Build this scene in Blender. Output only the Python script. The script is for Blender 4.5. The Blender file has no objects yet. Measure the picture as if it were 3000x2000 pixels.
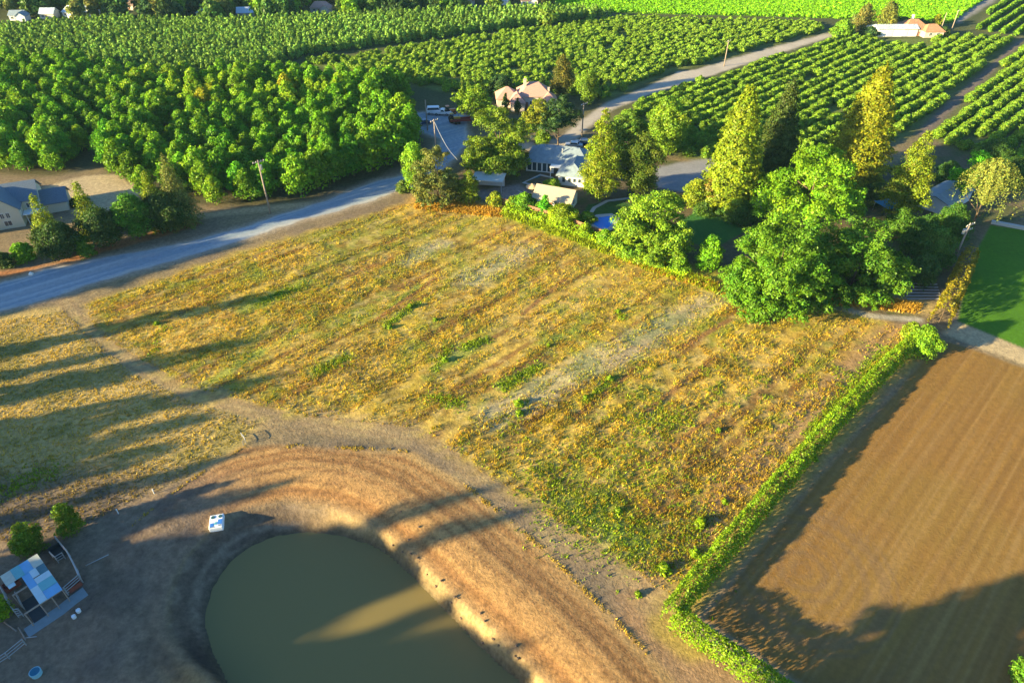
import bpy, math, random
import numpy as np
from mathutils import Vector, Matrix
R_ = math.radians
# ------------------------------------------------------------------ camera, sky, sun, exposure
scene = bpy.context.scene
COL = scene.collection
CAM_H, PITCH, FOC = 70.0, R_(37.6), 2000.0          # drone height, pitch below the horizon, focal length in photo pixels
cd = bpy.data.cameras.new('camera'); cam = bpy.data.objects.new('camera', cd); COL.objects.link(cam)
cam.location = (0, 0, CAM_H); cam.rotation_euler = (R_(90) - PITCH, 0, 0)
cd.sensor_width = 36; cd.lens = 36 * FOC / 3000; cd.clip_start = 1; cd.clip_end = 9000
scene.camera = cam
SUN_AZ, SUN_EL = R_(23), R_(13)                    # light travels towards this azimuth
w = bpy.data.worlds.new('World'); scene.world = w; w.use_nodes = True
wn = w.node_tree.nodes; wl = w.node_tree.links
sky = wn.new('ShaderNodeTexSky'); sky.sky_type = 'NISHITA'; sky.sun_disc = False
sky.sun_elevation = SUN_EL; sky.sun_rotation = math.atan2(-math.cos(SUN_AZ), -math.sin(SUN_AZ))
sky.altitude = 100; sky.air_density = 1.0; sky.dust_density = 0.6; sky.ozone_density = 2.5
hs = wn.new('ShaderNodeHueSaturation'); hs.inputs['Saturation'].default_value = 1.22; hs.inputs['Hue'].default_value = .508
wl.new(sky.outputs['Color'], hs.inputs['Color']); wl.new(hs.outputs['Color'], wn['Background'].inputs['Color'])
wn['Background'].inputs['Strength'].default_value = 0.082
ld = bpy.data.lights.new('sun', 'SUN'); ld.energy = 5.0; ld.angle = R_(0.9); ld.color = (1.0, 0.81, 0.43)
sun = bpy.data.objects.new('sun', ld); COL.objects.link(sun)
sd_ = Vector((math.cos(SUN_AZ) * math.cos(SUN_EL), math.sin(SUN_AZ) * math.cos(SUN_EL), -math.sin(SUN_EL)))
sun.rotation_euler = sd_.to_track_quat('-Z', 'Y').to_euler(); sun.location = (-200, -100, 150)
vs = scene.view_settings
vs.view_transform = 'Standard'; vs.look = 'None'; vs.gamma = 1.0; vs.use_curve_mapping = False
vs.exposure = 2.12
scene.cycles.max_bounces = 6; scene.cycles.diffuse_bounces = 3; scene.cycles.transmission_bounces = 3
scene.cycles.transparent_max_bounces = 4

# ------------------------------------------------------------------ survey: from a point of the photo to the ground
K = 3000 / 2352
SN, CS = math.sin(PITCH), math.cos(PITCH)
def G(x, y, z=0.0):
    u = (x - 1500) / FOC; v = (1000 - y) / FOC
    d = SN - CS * v; f = CS + SN * v; h = CAM_H - z
    return (u / d * h, f / d * h)
def V(x, y, z=0.0): return G(x * K, y * K, z)
def height_at(Y, ytop):                                # height of a thing standing Y ahead whose top shows at row ytop
    v = (1000 - ytop) / FOC
    return CAM_H - Y * (SN - v * CS) / (CS + v * SN)
def metres(Y, px, h=0): return px * (Y * CS + (CAM_H - h) * SN) / FOC
SHX, SHY = math.cos(SUN_AZ), math.sin(SUN_AZ)
def caster(tip, h):                                    # where a tree of height h stands whose shadow ends at tip
    L = h / math.tan(SUN_EL); return (tip[0] - SHX * L, tip[1] - SHY * L)

# ------------------------------------------------------------------ numpy helpers
def fade(t): return t * t * (3 - 2 * t)
def hash2(ix, iy, s):
    n = (ix.astype(np.int64) * 374761393 + iy.astype(np.int64) * 668265263 + s * 974711) & 0x7fffffff
    n = (n ^ (n >> 13)) * 1274126177 & 0x7fffffff
    n = n ^ (n >> 16)
    return (n & 0xffff) / 65535.0
def noise(x, y, s=0):
    ix = np.floor(x); iy = np.floor(y); fx = fade(x - ix); fy = fade(y - iy)
    a = hash2(ix, iy, s); b = hash2(ix + 1, iy, s); c = hash2(ix, iy + 1, s); d = hash2(ix + 1, iy + 1, s)
    return (a * (1 - fx) + b * fx) * (1 - fy) + (c * (1 - fx) + d * fx) * fy
def fbm(x, y, s=0, o=4):
    t = 0; a = .5; n = 0
    for k in range(o):
        t = t + a * noise(x * 2 ** k, y * 2 ** k, s + k * 17); n += a; a *= .5
    return t / n
def sdist(poly, X, Y):                                 # signed distance to a polygon, negative inside
    d = np.full(X.shape, 1e9); ins = np.zeros(X.shape, bool); n = len(poly)
    for i in range(n):
        ax, ay = poly[i]; bx, by = poly[(i + 1) % n]
        ex, ey = bx - ax, by - ay
        t = np.clip(((X - ax) * ex + (Y - ay) * ey) / (ex * ex + ey * ey + 1e-9), 0, 1)
        d = np.minimum(d, np.hypot(X - ax - t * ex, Y - ay - t * ey))
        if ay != by:
            c = ((ay > Y) != (by > Y)) & (X < ex * (Y - ay) / ey + ax); ins ^= c
    return np.where(ins, -d, d)
def pdist(line, X, Y):
    d = np.full(X.shape, 1e9)
    for (ax, ay), (bx, by) in zip(line[:-1], line[1:]):
        ex, ey = bx - ax, by - ay
        t = np.clip(((X - ax) * ex + (Y - ay) * ey) / (ex * ex + ey * ey + 1e-9), 0, 1)
        d = np.minimum(d, np.hypot(X - ax - t * ex, Y - ay - t * ey))
    return d
def ss(a, b, x): return fade(np.clip((x - a) / (b - a), 0, 1))
def resample(line, step):
    out = []
    for (ax, ay), (bx, by) in zip(line[:-1], line[1:]):
        n = max(1, int(math.hypot(bx - ax, by - ay) / step))
        out += [(ax + (bx - ax) * i / n, ay + (by - ay) * i / n) for i in range(n)]
    return out + [line[-1]]

def amesh(name, v, f, col=None):
    v = np.ascontiguousarray(v, np.float32); f = np.ascontiguousarray(f, np.int32)
    me = bpy.data.meshes.new(name); m, k = f.shape
    me.vertices.add(len(v)); me.vertices.foreach_set('co', v.ravel())
    me.loops.add(m * k); me.loops.foreach_set('vertex_index', f.ravel())
    me.polygons.add(m); me.polygons.foreach_set('loop_start', np.arange(0, m * k, k, dtype=np.int32))
    me.update(calc_edges=True)
    if col is not None:
        a = me.color_attributes.new('Col', 'FLOAT_COLOR', 'POINT')
        c = np.ones((len(v), 4), np.float32); c[:, :3] = col; a.data.foreach_set('color', c.ravel())
    return me

# ------------------------------------------------------------------ materials (procedural)
MATS = {}
def pm(name, col, rough=.8, var=.18, scale=2.0, bump=0.0, spec=.3, metal=0.0, wave=None):
    if name in MATS: return MATS[name]
    m = bpy.data.materials.new(name); MATS[name] = m; m.use_nodes = True
    n = m.node_tree.nodes; l = m.node_tree.links; b = n['Principled BSDF']
    b.inputs['Roughness'].default_value = rough; b.inputs['Metallic'].default_value = metal
    b.inputs['Specular IOR Level'].default_value = spec
    tc = n.new('ShaderNodeTexCoord'); tx = n.new('ShaderNodeTexNoise')
    tx.inputs['Scale'].default_value = scale; tx.inputs['Detail'].default_value = 5
    l.new(tc.outputs['Object'], tx.inputs['Vector'])
    mx = n.new('ShaderNodeMix'); mx.data_type = 'RGBA'
    mx.inputs[6].default_value = [c * (1 - var) for c in col] + [1]
    mx.inputs[7].default_value = [min(1, c * (1 + var)) for c in col] + [1]
    l.new(tx.outputs['Fac'], mx.inputs[0]); l.new(mx.outputs[2], b.inputs['Base Color'])
    hgt = tx.outputs['Fac']
    if wave:
        wv = n.new('ShaderNodeTexWave'); wv.inputs['Scale'].default_value = wave[1]; wv.bands_direction = wave[0]
        wv.inputs['Distortion'].default_value = .6; l.new(tc.outputs['Object'], wv.inputs['Vector']); hgt = wv.outputs['Fac']
    if bump or wave:
        bp = n.new('ShaderNodeBump'); bp.inputs['Strength'].default_value = bump or .5; bp.inputs['Distance'].default_value = .06
        l.new(hgt, bp.inputs['Height']); l.new(bp.outputs['Normal'], b.inputs['Normal'])
    return m

def leaf_mat(name, trans=.28, gain=(1.27, 1.5, .8)):
    m = bpy.data.materials.new(name); m.use_nodes = True
    n = m.node_tree.nodes; l = m.node_tree.links; n.remove(n['Principled BSDF']); out = n['Material Output']
    at = n.new('ShaderNodeAttribute'); at.attribute_name = 'Col'
    oi = n.new('ShaderNodeObjectInfo')
    mu = n.new('ShaderNodeMix'); mu.data_type = 'RGBA'; mu.blend_type = 'MULTIPLY'; mu.inputs[0].default_value = 1
    gn = n.new('ShaderNodeVectorMath'); gn.operation = 'MULTIPLY'; gn.inputs[1].default_value = gain; l.new(at.outputs['Color'], gn.inputs[0])
    l.new(gn.outputs[0], mu.inputs[6]); l.new(oi.outputs['Color'], mu.inputs[7])
    d = n.new('ShaderNodeBsdfDiffuse'); t = n.new('ShaderNodeBsdfTranslucent'); mi = n.new('ShaderNodeMixShader')
    g = n.new('ShaderNodeBsdfGlossy'); g.inputs['Roughness'].default_value = .45; m2 = n.new('ShaderNodeMixShader')
    mi.inputs[0].default_value = trans; m2.inputs[0].default_value = .012
    tm = n.new('ShaderNodeMix'); tm.data_type = 'RGBA'; tm.blend_type = 'MULTIPLY'; tm.inputs[0].default_value = 1
    tm.inputs[7].default_value = (1.25, 1.05, .5, 1); l.new(mu.outputs[2], tm.inputs[6])
    l.new(mu.outputs[2], d.inputs['Color']); l.new(tm.outputs[2], t.inputs['Color'])
    l.new(d.outputs[0], mi.inputs[1]); l.new(t.outputs[0], mi.inputs[2])
    l.new(mi.outputs[0], m2.inputs[1]); l.new(g.outputs[0], m2.inputs[2]); l.new(m2.outputs[0], out.inputs['Surface'])
    return m
LEAF = leaf_mat('leaf'); GRASS = leaf_mat('grass_blade', .3, (1.08, 1.12, .6))
BARK = pm('bark', (.13, .09, .06), .95, .3, 4, .6)

def ground_mat(name, bump=.5, fine=1.0):
    m = bpy.data.materials.new(name); m.use_nodes = True
    n = m.node_tree.nodes; l = m.node_tree.links; b = n['Principled BSDF']
    b.inputs['Roughness'].default_value = 1; b.inputs['Specular IOR Level'].default_value = .05
    tc = n.new('ShaderNodeTexCoord'); at = n.new('ShaderNodeAttribute'); at.attribute_name = 'Col'
    n1 = n.new('ShaderNodeTexNoise'); n1.inputs['Scale'].default_value = 1.3; n1.inputs['Detail'].default_value = 8; n1.inputs['Roughness'].default_value = .75
    n2 = n.new('ShaderNodeTexNoise'); n2.inputs['Scale'].default_value = 3.2; n2.inputs['Detail'].default_value = 4
    for t in (n1, n2): l.new(tc.outputs['Object'], t.inputs['Vector'])
    mr = n.new('ShaderNodeMapRange'); mr.inputs['From Min'].default_value = .3; mr.inputs['From Max'].default_value = .7
    mr.inputs['To Min'].default_value = 1 - .42 * fine; mr.inputs['To Max'].default_value = 1 + .38 * fine
    l.new(n1.outputs['Fac'], mr.inputs['Value'])
    vm = n.new('ShaderNodeVectorMath'); vm.operation = 'SCALE'
    l.new(at.outputs['Color'], vm.inputs[0]); l.new(mr.outputs[0], vm.inputs['Scale']); l.new(vm.outputs[0], b.inputs['Base Color'])
    ad = n.new('ShaderNodeMath'); ad.operation = 'MULTIPLY_ADD'; ad.inputs[1].default_value = .5
    l.new(n2.outputs['Fac'], ad.inputs[0]); l.new(n1.outputs['Fac'], ad.inputs[2])
    bp = n.new('ShaderNodeBump'); bp.inputs['Strength'].default_value = bump; bp.inputs['Distance'].default_value = .25
    l.new(ad.outputs[0], bp.inputs['Height']); l.new(bp.outputs['Normal'], b.inputs['Normal'])
    return m

# ------------------------------------------------------------------ object helpers
def obj(name, me, mats, parent=None, loc=None):
    o = bpy.data.objects.new(name, me); COL.objects.link(o)
    for m in (mats if isinstance(mats, (list, tuple)) else [mats]):
        if me is not None and m.name not in me.materials: me.materials.append(m)
    if parent is not None: o.parent = parent
    if loc is not None: o.location = loc
    return o
def tag(o, label, cat, group=None):
    o['label'] = label; o['category'] = cat
    if group: o['group'] = group
    return o
def kind(o, k, label=None):
    o['kind'] = k
    if label: o['label'] = label
    return o
def thing(name, label, cat, loc, rz=0.0, group=None):
    o = bpy.data.objects.new(name, None); COL.objects.link(o); o.empty_display_size = .5
    o.location = (loc[0], loc[1], loc[2] if len(loc) > 2 else 0); o.rotation_euler = (0, 0, rz)
    return tag(o, label, cat, group)

class MB:
    def __init__(s): s.v = []; s.f = []; s.m = []
    def add(s, vs_, fs, mi=0):
        b = len(s.v); s.v += [tuple(p) for p in vs_]; s.f += [tuple(b + i for i in f) for f in fs]; s.m += [mi] * len(fs); return s
    def box(s, x0, x1, y0, y1, z0, z1, mi=0):
        return s.add([(x0, y0, z0), (x1, y0, z0), (x1, y1, z0), (x0, y1, z0), (x0, y0, z1), (x1, y0, z1), (x1, y1, z1), (x0, y1, z1)],
                     [(3, 2, 1, 0), (4, 5, 6, 7), (0, 1, 5, 4), (1, 2, 6, 5), (2, 3, 7, 6), (3, 0, 4, 7)], mi)
    def tube(s, p, q, r0, r1=None, n=8, mi=0):
        r1 = r0 if r1 is None else r1; p = Vector(p); q = Vector(q); a = (q - p).normalized()
        t = a.orthogonal().normalized(); u = a.cross(t); vs_ = []
        for c, r in ((p, r0), (q, r1)):
            for i in range(n):
                k = 2 * math.pi * i / n; vs_.append(c + (t * math.cos(k) + u * math.sin(k)) * r)
        fs = [(i, (i + 1) % n, n + (i + 1) % n, n + i) for i in range(n)] + [tuple(range(n - 1, -1, -1)), tuple(range(n, 2 * n))]
        return s.add(vs_, fs, mi)
    def prism(s, prof, y0, y1, mi=0):                   # profile in x-z, extruded along y
        n = len(prof); vs_ = [(x, y0, z) for x, z in prof] + [(x, y1, z) for x, z in prof]
        return s.add(vs_, [tuple(range(n)), tuple(range(2 * n - 1, n - 1, -1))] + [(i, n + i, n + (i + 1) % n, (i + 1) % n) for i in range(n)], mi)
    def build(s, name, mats, parent=None, loc=None, bevel=0.0, smooth=False):
        me = bpy.data.meshes.new(name); me.from_pydata(s.v, [], s.f); me.update()
        o = obj(name, me, mats, parent, loc)
        for p, mi in zip(me.polygons, s.m): p.material_index = mi; p.use_smooth = smooth
        if bevel:
            b = o.modifiers.new('bevel', 'BEVEL'); b.width = bevel; b.segments = 2; b.limit_method = 'ANGLE'
        return o

# ------------------------------------------------------------------ land: zones of the ground in metres
HEDGE = [V(2092, 797), V(2000, 885), V(1850, 1050), V(1700, 1225), V(1560, 1392), V(1542, 1425), V(1590, 1462), V(1660, 1510), V(1775, 1590)]
HEDGE = HEDGE + [(HEDGE[-1][0] + 14, HEDGE[-1][1] - 12)]
def PV(*pts): return [V(*p) for p in pts]
road_a = PV((0, 715), (100, 690), (250, 640), (400, 600), (560, 550), (700, 505), (830, 470), (905, 442), (960, 425), (1010, 400), (1075, 330),
            (1075, 270), (1040, 255), (905, 262), (925, 285), (1010, 320), (990, 370), (915, 405), (860, 415), (750, 460), (650, 490), (560, 520), (430, 555), (250, 588), (100, 618), (0, 650))
road_a = [(-135, 70), (-110, 86)] + road_a + [(-112, 99), (-140, 82)]
road_b = PV((1290, 345), (1345, 300), (1400, 255), (1500, 214), (1620, 178), (1750, 135), (1920, 82), (1912, 74), (1740, 118), (1600, 160), (1560, 165), (1490, 198), (1390, 238), (1335, 278), (1280, 320), (1180, 330), (1080, 330), (1080, 345), (1200, 345))
lane = PV((2130, 312), (2176, 266), (2258, 188), (2354, 94), (2348, 84), (2244, 176), (2158, 252), (2104, 308))
lane2 = PV((2200, 55), (2290, 0), (2320, -30), (2290, -30), (2240, 10), (2195, 45))
plow = [(68.5, 87.5), (19.8, 40.6), (19.6, 38.6), (27, 33), (40, 21), (70, -6), (150, 0), (150, 60)] + PV((2352, 845), (2230, 800), (2150, 778))
lawn_r = PV((2352, 527), (2275, 517), (2235, 590), (2215, 660), (2200, 738), (2352, 800)) + [(150, 70), (170, 120)]
lawn_g = PV((1565, 505), (1600, 486), (1640, 490), (1700, 515), (1715, 530), (1650, 565), (1590, 560))
lawn_h = PV((1350, 470), (1420, 462), (1500, 475), (1490, 500), (1400, 495), (1340, 490))
tan_p = PV((2165, 765), (2200, 740), (2352, 800), (2352, 838), (2230, 792))
tan_p[2:4] = [V(2352, 800), (150, 68), (150, 62), V(2352, 838)]
property_ = PV((960, 452), (1060, 462), (1150, 470), (1270, 510), (1400, 550), (1520, 600), (1640, 650), (1780, 690), (1900, 690), (2060, 740), (2130, 720), (2225, 600),
               (2275, 517), (2352, 510), (2352, 330), (2150, 330), (2050, 380), (1800, 390), (1560, 370), (1350, 345), (1080, 340), (1010, 400))
field = PV((960, 462), (1130, 480), (1400, 562), (1650, 662), (1840, 705), (1900, 692), (2080, 758), (2085, 800), (1950, 925), (1800, 1090), (1640, 1270), (1545, 1380), (1430, 1300), (1150, 1120),
           (950, 985), (700, 960), (430, 890), (220, 770), (190, 700), (420, 622), (700, 535), (880, 482))
track = PV((150, 690), (185, 745), (300, 830), (430, 900), (600, 950), (800, 975), (960, 1000), (1120, 1110), (1300, 1225), (1430, 1320), (1545, 1410))
berm = PV((300, 1215), (420, 1120), (560, 1030), (700, 1032), (930, 1040), (1080, 1130), (1250, 1270), (1480, 1500), (1540, 1568))
WZ = -2.3
water = [V(x, y, WZ) for x, y in ((520, 1568), (490, 1500), (474, 1440), (474, 1400), (488, 1350), (528, 1292), (580, 1252), (640, 1230), (710, 1222), (780, 1229), (850, 1248), (900, 1276), (960, 1332), (1030, 1404), (1100, 1482), (1200, 1568))]
water = water + [(4, 30), (-4, 27), (-16, 27), (-26, 30)]
rim = PV((505, 1568), (430, 1512), (385, 1450), (382, 1390), (395, 1330), (425, 1278), (480, 1218), (560, 1172), (660, 1150), (750, 1160), (830, 1188), (900, 1238), (965, 1292), (1045, 1370), (1135, 1450), (1255, 1568))
rim = rim + [(9, 27), (-2, 22), (-18, 22), (-32, 27)]
walnut = PV((-60, 395), (0, 400), (110, 405), (230, 385), (280, 430), (330, 455), (440, 470), (560, 475), (700, 462), (860, 412), (940, 375), (975, 330), (900, 280), (880, 262), (960, 232), (890, 212), (700, 186), (640, 178), (430, 202), (300, 196), (200, 166), (0, 158), (-60, 160))
blockA = PV((-40, 78), (0, 74), (250, 54), (450, 60), (700, 50), (1270, 26), (1415, 39), (700, 131), (640, 158), (430, 182), (310, 176), (200, 146), (0, 138), (-40, 138))
blockB = PV((690, 143), (1420, 43), (1870, 55), (1905, 70), (1740, 112), (1600, 152), (1555, 160), (1480, 190), (1390, 232), (1280, 215), (1060, 222), (960, 198))
blockC = PV((1400, 275), (1510, 222), (1620, 186), (1760, 143), (1930, 90), (2190, 88), (2330, 92), (2244, 172), (2156, 250), (2100, 305), (2000, 345), (1800, 395), (1560, 360), (1450, 330))
blockD = PV((2136, 316), (2180, 270), (2262, 192), (2354, 98)) + [V(2460, 60), V(2500, 300), V(2352, 400), V(2200, 345)]
blockE = PV((2225, 68), (2300, 5), (2330, -25), (2420, -25), (2500, 30), (2352, 88))
crop = PV((1262, 9), (1420, 30), (1900, 42), (2180, 55), (2230, 20), (2290, -22), (1330, -40))
yard_w = PV((100, 430), (190, 405), (270, 400), (330, 440), (300, 470), (200, 500), (120, 470))
shed_yard = PV((1080, 440), (1190, 425), (1230, 445), (1180, 470), (1130, 470))
drive = PV((1500, 385), (1640, 360), (1660, 390), (1600, 430), (1560, 440), (1510, 430))
ROWD = R_(44.5); ca, sa = math.cos(ROWD), math.sin(ROWD)

def terrain(X, Y):
    dw = sdist(water, X, Y); dr = sdist(rim, X, Y)
    inside = dr < 0
    t = np.where(inside, (-dr) / np.maximum(-dr + np.maximum(dw, 0), 1e-6), 0)
    z = np.where(inside, (WZ - .05) * np.where(dw > 0, t ** 1.15, 1), 0)
    z = np.where(dw < 0, WZ - .05 + np.maximum(dw * .45, -1.3), z)
    out = ~inside
    z += np.where(out, .45 * np.exp(-((dr - 5) / 4.0) ** 2), 0) * ss(0, 3, dr)
    fm = ss(2, -4, sdist(field, X, Y))
    s_ = X * ca + Y * sa; p = -X * sa + Y * ca
    z += fm * (.22 * (fbm(X / 2.2, Y / 2.2, 3) - .5) + .16 * (noise(s_ / 18, p / 1.5, 9) - .5))
    gen = ss(2, 8, dr)
    z += gen * .25 * (fbm(X / 9, Y / 9, 5, 3) - .5) * ss(2, 6, sdist(road_a, X, Y)) * ss(0, 3, sdist(plow, X, Y))
    pl = ss(0, -1.5, sdist(plow, X, Y))
    z += pl * (.03 * np.sin(p * 2 * math.pi / 1.1) + .04 * (fbm(X / 1.3, Y / 1.3, 14, 3) - .5))
    z += np.where(inside & (dw > -.8), .30 * (fbm(X / 1.6, Y / 1.6, 8) - .5), 0)
    return z

def C3(r, g, b): return np.array((r, g, b), float)
def ground_color(X, Y):
    s_ = X * ca + Y * sa; p = -X * sa + Y * ca
    n1 = fbm(X / 14, Y / 14, 21); n2 = fbm(X / 4, Y / 4, 22); n3 = fbm(X / 1.5, Y / 1.5, 23, 3)
    st = fbm(s_ / 16, p / 1.7, 24, 3)
    edge = (fbm(X / 3, Y / 3, 31) - .5) * 4
    c = np.empty(X.shape + (3,))
    c[:] = C3(.20, .15, .095)
    def mix(mask, col):
        nonlocal c
        m = np.clip(mask, 0, 1)[..., None]; c = c * (1 - m) + np.asarray(col) * m
    mix(ss(.45, .7, n1) * .7, C3(.27, .20, .10)); mix(ss(.5, .75, n2) * .5, C3(.14, .12, .075))
    far = ss(150, 230, Y); mix(far, C3(.075, .085, .035))  # far ground darkened: shade between the orchard blocks painted into it
    # rough grass left of the pond
    lg = sdist(PV((0, 725), (150, 700), (300, 840), (430, 905), (620, 960), (560, 1020), (420, 1110), (200, 1215), (0, 1260)) + [(-140, 40), (-140, 90)], X, Y) + edge
    m = ss(2, -2, lg)
    mix(m, C3(.43, .31, .11)); mix(m * ss(.46, .66, fbm(X / 5, Y / 5, 41)) * .6, C3(.20, .18, .055)); mix(m * ss(.55, .75, st) * .5, C3(.42, .30, .12))
    # dry field
    fd = sdist(field, X, Y) + edge * .8; m = ss(1.5, -2.5, fd)
    mix(m, C3(.44, .30, .065))
    mix(m * ss(.40, .62, n1) * .8, C3(.36, .27, .036))
    mix(m * ss(.50, .72, fbm(s_ / 26, p / 5, 51, 3)) * .8, C3(.48, .33, .085))
    mix(m * ss(.52, .74, st) * .6, C3(.30, .155, .03)); wr = noise(s_ / 30 + 7, p / 1.3, 55); mix(m * ss(.6, .8, wr) * .7, C3(.54, .37, .075)); mix(m * ss(.32, .2, wr) * .8, C3(.20, .10, .035))
    mix(m * ss(.54, .72, fbm(s_ / 12, p / 6, 52)) * .65, C3(.18, .215, .03))
    mix(m * ss(.5, .68, n3) * .65, C3(.15, .105, .035)); mix(m * ss(.52, .66, fbm(X / 2.2, Y / 2.2, 57, 3)) * ss(.4, .6, n1) * .6, C3(.20, .24, .04)); mix(m * ss(.55, .75, fbm(X / 1.1, Y / 1.1, 53, 3)) * .5, C3(.50, .38, .14))
    # pale trampled strips and green weed patches seen in the field
    for (a, b, wd) in (((1130, 962), (1640, 685), 4.2), ((1085, 640), (1200, 575), 5), ((930, 600), (1010, 560), 3)):
        q = pdist([V(*a), V(*b)], X, Y) + edge * .7
        mix(m * ss(wd, wd * .3, q) * .6, C3(.42, .36, .22)); mix(m * ss(wd, wd * .3, q) * ss(.5, .6, n2) * .6, C3(.20, .22, .09))
    for (a, b, wd) in (((885, 750), (960, 695), 1.3), ((1150, 890), (1240, 840), 1.8), ((1340, 925), (1410, 870), 1.2), ((1300, 1160), (1400, 1220), 3.5), ((1420, 1240), (1560, 1270), 3), ((1560, 1250), (1620, 1180), 2.4),
                       ((560, 710), (700, 650), 2.2), ((460, 890), (700, 750), 1.2), ((1240, 790), (1320, 760), 1.2), ((1000, 850), (1100, 790), 2), ((720, 850), (800, 820), 2), ((1900, 940), (2030, 810), 2.4), ((900, 700), (960, 660), 1)):
        q = pdist([V(*a), V(*b)], X, Y) + edge * .5
        mix(m * ss(wd, wd * .2, q) * .7, C3(.22, .28, .05))
    for (a, b, wd) in (((870, 730), (1000, 640), .7), ((1560, 800), (1675, 735), .8), ((1200, 720), (1300, 640), .6), ((1480, 950), (1640, 820), .7), ((1320, 960), (1480, 830), .7), ((1500, 1060), (1660, 940), .7)):
        q = pdist([V(*a), V(*b)], X, Y)
        mix(m * ss(wd, wd * .4, q) * .85, C3(.24, .12, .05))
    # ground by the corner of the hedge and along it: bare
    q = pdist(HEDGE[:7], X, Y) + edge * .4; mix(ss(8, 4.5, q) * ss(-1, 1, sdist(plow, X, Y)) * .8, C3(.33, .20, .10)); mix(ss(3.2, 1.6, q) * .7, C3(.34, .26, .05))
    # trampled track and the tilled band on the dam
    q = pdist(track, X, Y) + edge * .9; mix(ss(3.2, .6, q) * ss(.38, .6, n2) * .55, C3(.42, .31, .14)); mix(ss(3, .8, q) * ss(.4, .6, n3) * .5, C3(.28, .2, .11))
    q0 = pdist(track, X, Y) + .5 * (n1 - .5); mix(ss(.38, .1, np.abs(q0 - .9)) * ss(.3, .5, n2) * .7, C3(.24, .165, .09)); mix(ss(.3, .1, np.abs(q0 - 2.5)) * ss(.4, .55, n1) * .5, C3(.25, .17, .09))
    q = pdist(berm, X, Y); dr = sdist(rim, X, Y)
    band = ss(1, -1, sdist(berm + [(30, 25), (0, 0), (-60, 20)], X, Y) + edge * .3) * ss(-.5, 1.5, dr)
    ang = noise(dr / .55 + .6 * n2, X * 0 + 3, 61); mix(band, C3(.36, .19, .070)); mix(band * ss(.5, .75, ang) * .6, C3(.48, .29, .11)); mix(band * ss(.5, .2, ang) * .6, C3(.22, .11, .045)); mix(band * ss(.55, .75, n3) * .4, C3(.24, .13, .055))
    mix(ss(1.0, .3, q + edge * .15) * .5 * ss(-25, -15, X), C3(.48, .32, .12))
    for o_ in (1.5, 3.1, 5.2, 6.8): mix(band * ss(.30, .08, np.abs(dr + 1.2 * (n1 - .5) - o_)) * ss(.35, .5, n2) * .65, C3(.19, .105, .05))
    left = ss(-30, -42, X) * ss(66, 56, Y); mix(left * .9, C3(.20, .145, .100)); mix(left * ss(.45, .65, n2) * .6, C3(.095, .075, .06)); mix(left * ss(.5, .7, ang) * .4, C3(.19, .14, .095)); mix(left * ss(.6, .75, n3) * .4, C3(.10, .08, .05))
    bank = ss(.3, -.6, dr); mix(bank, C3(.40, .27, .11)); lb_ = bank * ss(-14, -26, X + .3 * (Y - 50)); mix(lb_, C3(.13, .095, .065)); mix(lb_ * ss(.45, .7, noise(dr / .6, n2 * 3, 64)) * .7, C3(.24, .18, .12)); mix(bank * ss(42, 36, Y) * ss(-20, -28, X), C3(.045, .035, .03)); bank = bank * (1 - ss(-14, -26, X + .3 * (Y - 50))); mix(bank * ss(.4, .7, noise(dr / .35, n2 * 3, 62)) * .6, C3(.34, .24, .12))  # left bank darkened, near corner almost black: deep shade painted in
    shore = ss(.9, .1, sdist(water, X, Y)); mix(shore * .85, C3(.085, .065, .04)); mix(ss(0, -.5, sdist(water, X, Y)), C3(.10, .09, .05))
    # plowed field
    d = sdist(plow, X, Y); m = ss(.4, -.6, d + edge * .12)
    mix(m, C3(.265, .148, .040)); mix(m * ss(.3, .7, noise(s_ / 60, p / .55, 71)) * .4, C3(.20, .105, .033)); mix(m * ss(.45, .75, n1) * .5, C3(.24, .155, .04)); mix(m * ss(.55, .8, noise(s_ / 30, p / .3, 72)) * .35, C3(.33, .21, .085)); mix(m * ss(.35, .75, noise(s_ / 80, p / .42, 74)) * .35, C3(.17, .09, .03))
    rr = np.hypot(X - 34, Y - 47); mix(m * ss(14, 11, rr) * ss(.45, .7, noise(rr / .45, X * 0, 73)) * .5, C3(.19, .12, .06))
    mix(m * ss(1.6, .4, pdist(HEDGE, X, Y) - 1.6) * .8, C3(.34, .28, .2))
    mix(ss(.6, -.6, sdist(tan_p, X, Y) + edge * .2), C3(.44, .34, .19))
    # gardens, orchard floors, lawns
    m = ss(1, -1.5, sdist(property_, X, Y) + edge * .3); mix(m, C3(.13, .105, .06)); mix(m * ss(.5, .65, n2) * .6, C3(.07, .10, .03))
    q = pdist(PV((1130, 478), (1400, 565), (1560, 620), (1650, 655)), X, Y); mix(ss(5, 2, q + edge * .4), C3(.36, .30, .05)); mix(ss(3.5, 1.5, q + edge * .5) * ss(.42, .58, n2), C3(.26, .36, .03))
    q = pdist(PV((960, 460), (1060, 468), (1150, 485)), X, Y); mix(ss(4, 1, q + edge * .4) * .9, C3(.50, .31, .09))
    q = pdist(PV((1470, 590), (1600, 635), (1660, 660)), X, Y); mix(ss(3.5, 1, q + edge * .4) * .9, C3(.52, .31, .07))
    q = pdist(PV((1880, 688), (2010, 690), (2120, 705)), X, Y); mix(ss(4, 1, q + edge * .4) * .9, C3(.50, .36, .13))
    q = pdist(PV((1900, 700), (2000, 725), (2110, 735)), X, Y); mix(ss(1.2, .4, q + edge * .1) * .9, C3(.36, .33, .27))
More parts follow.
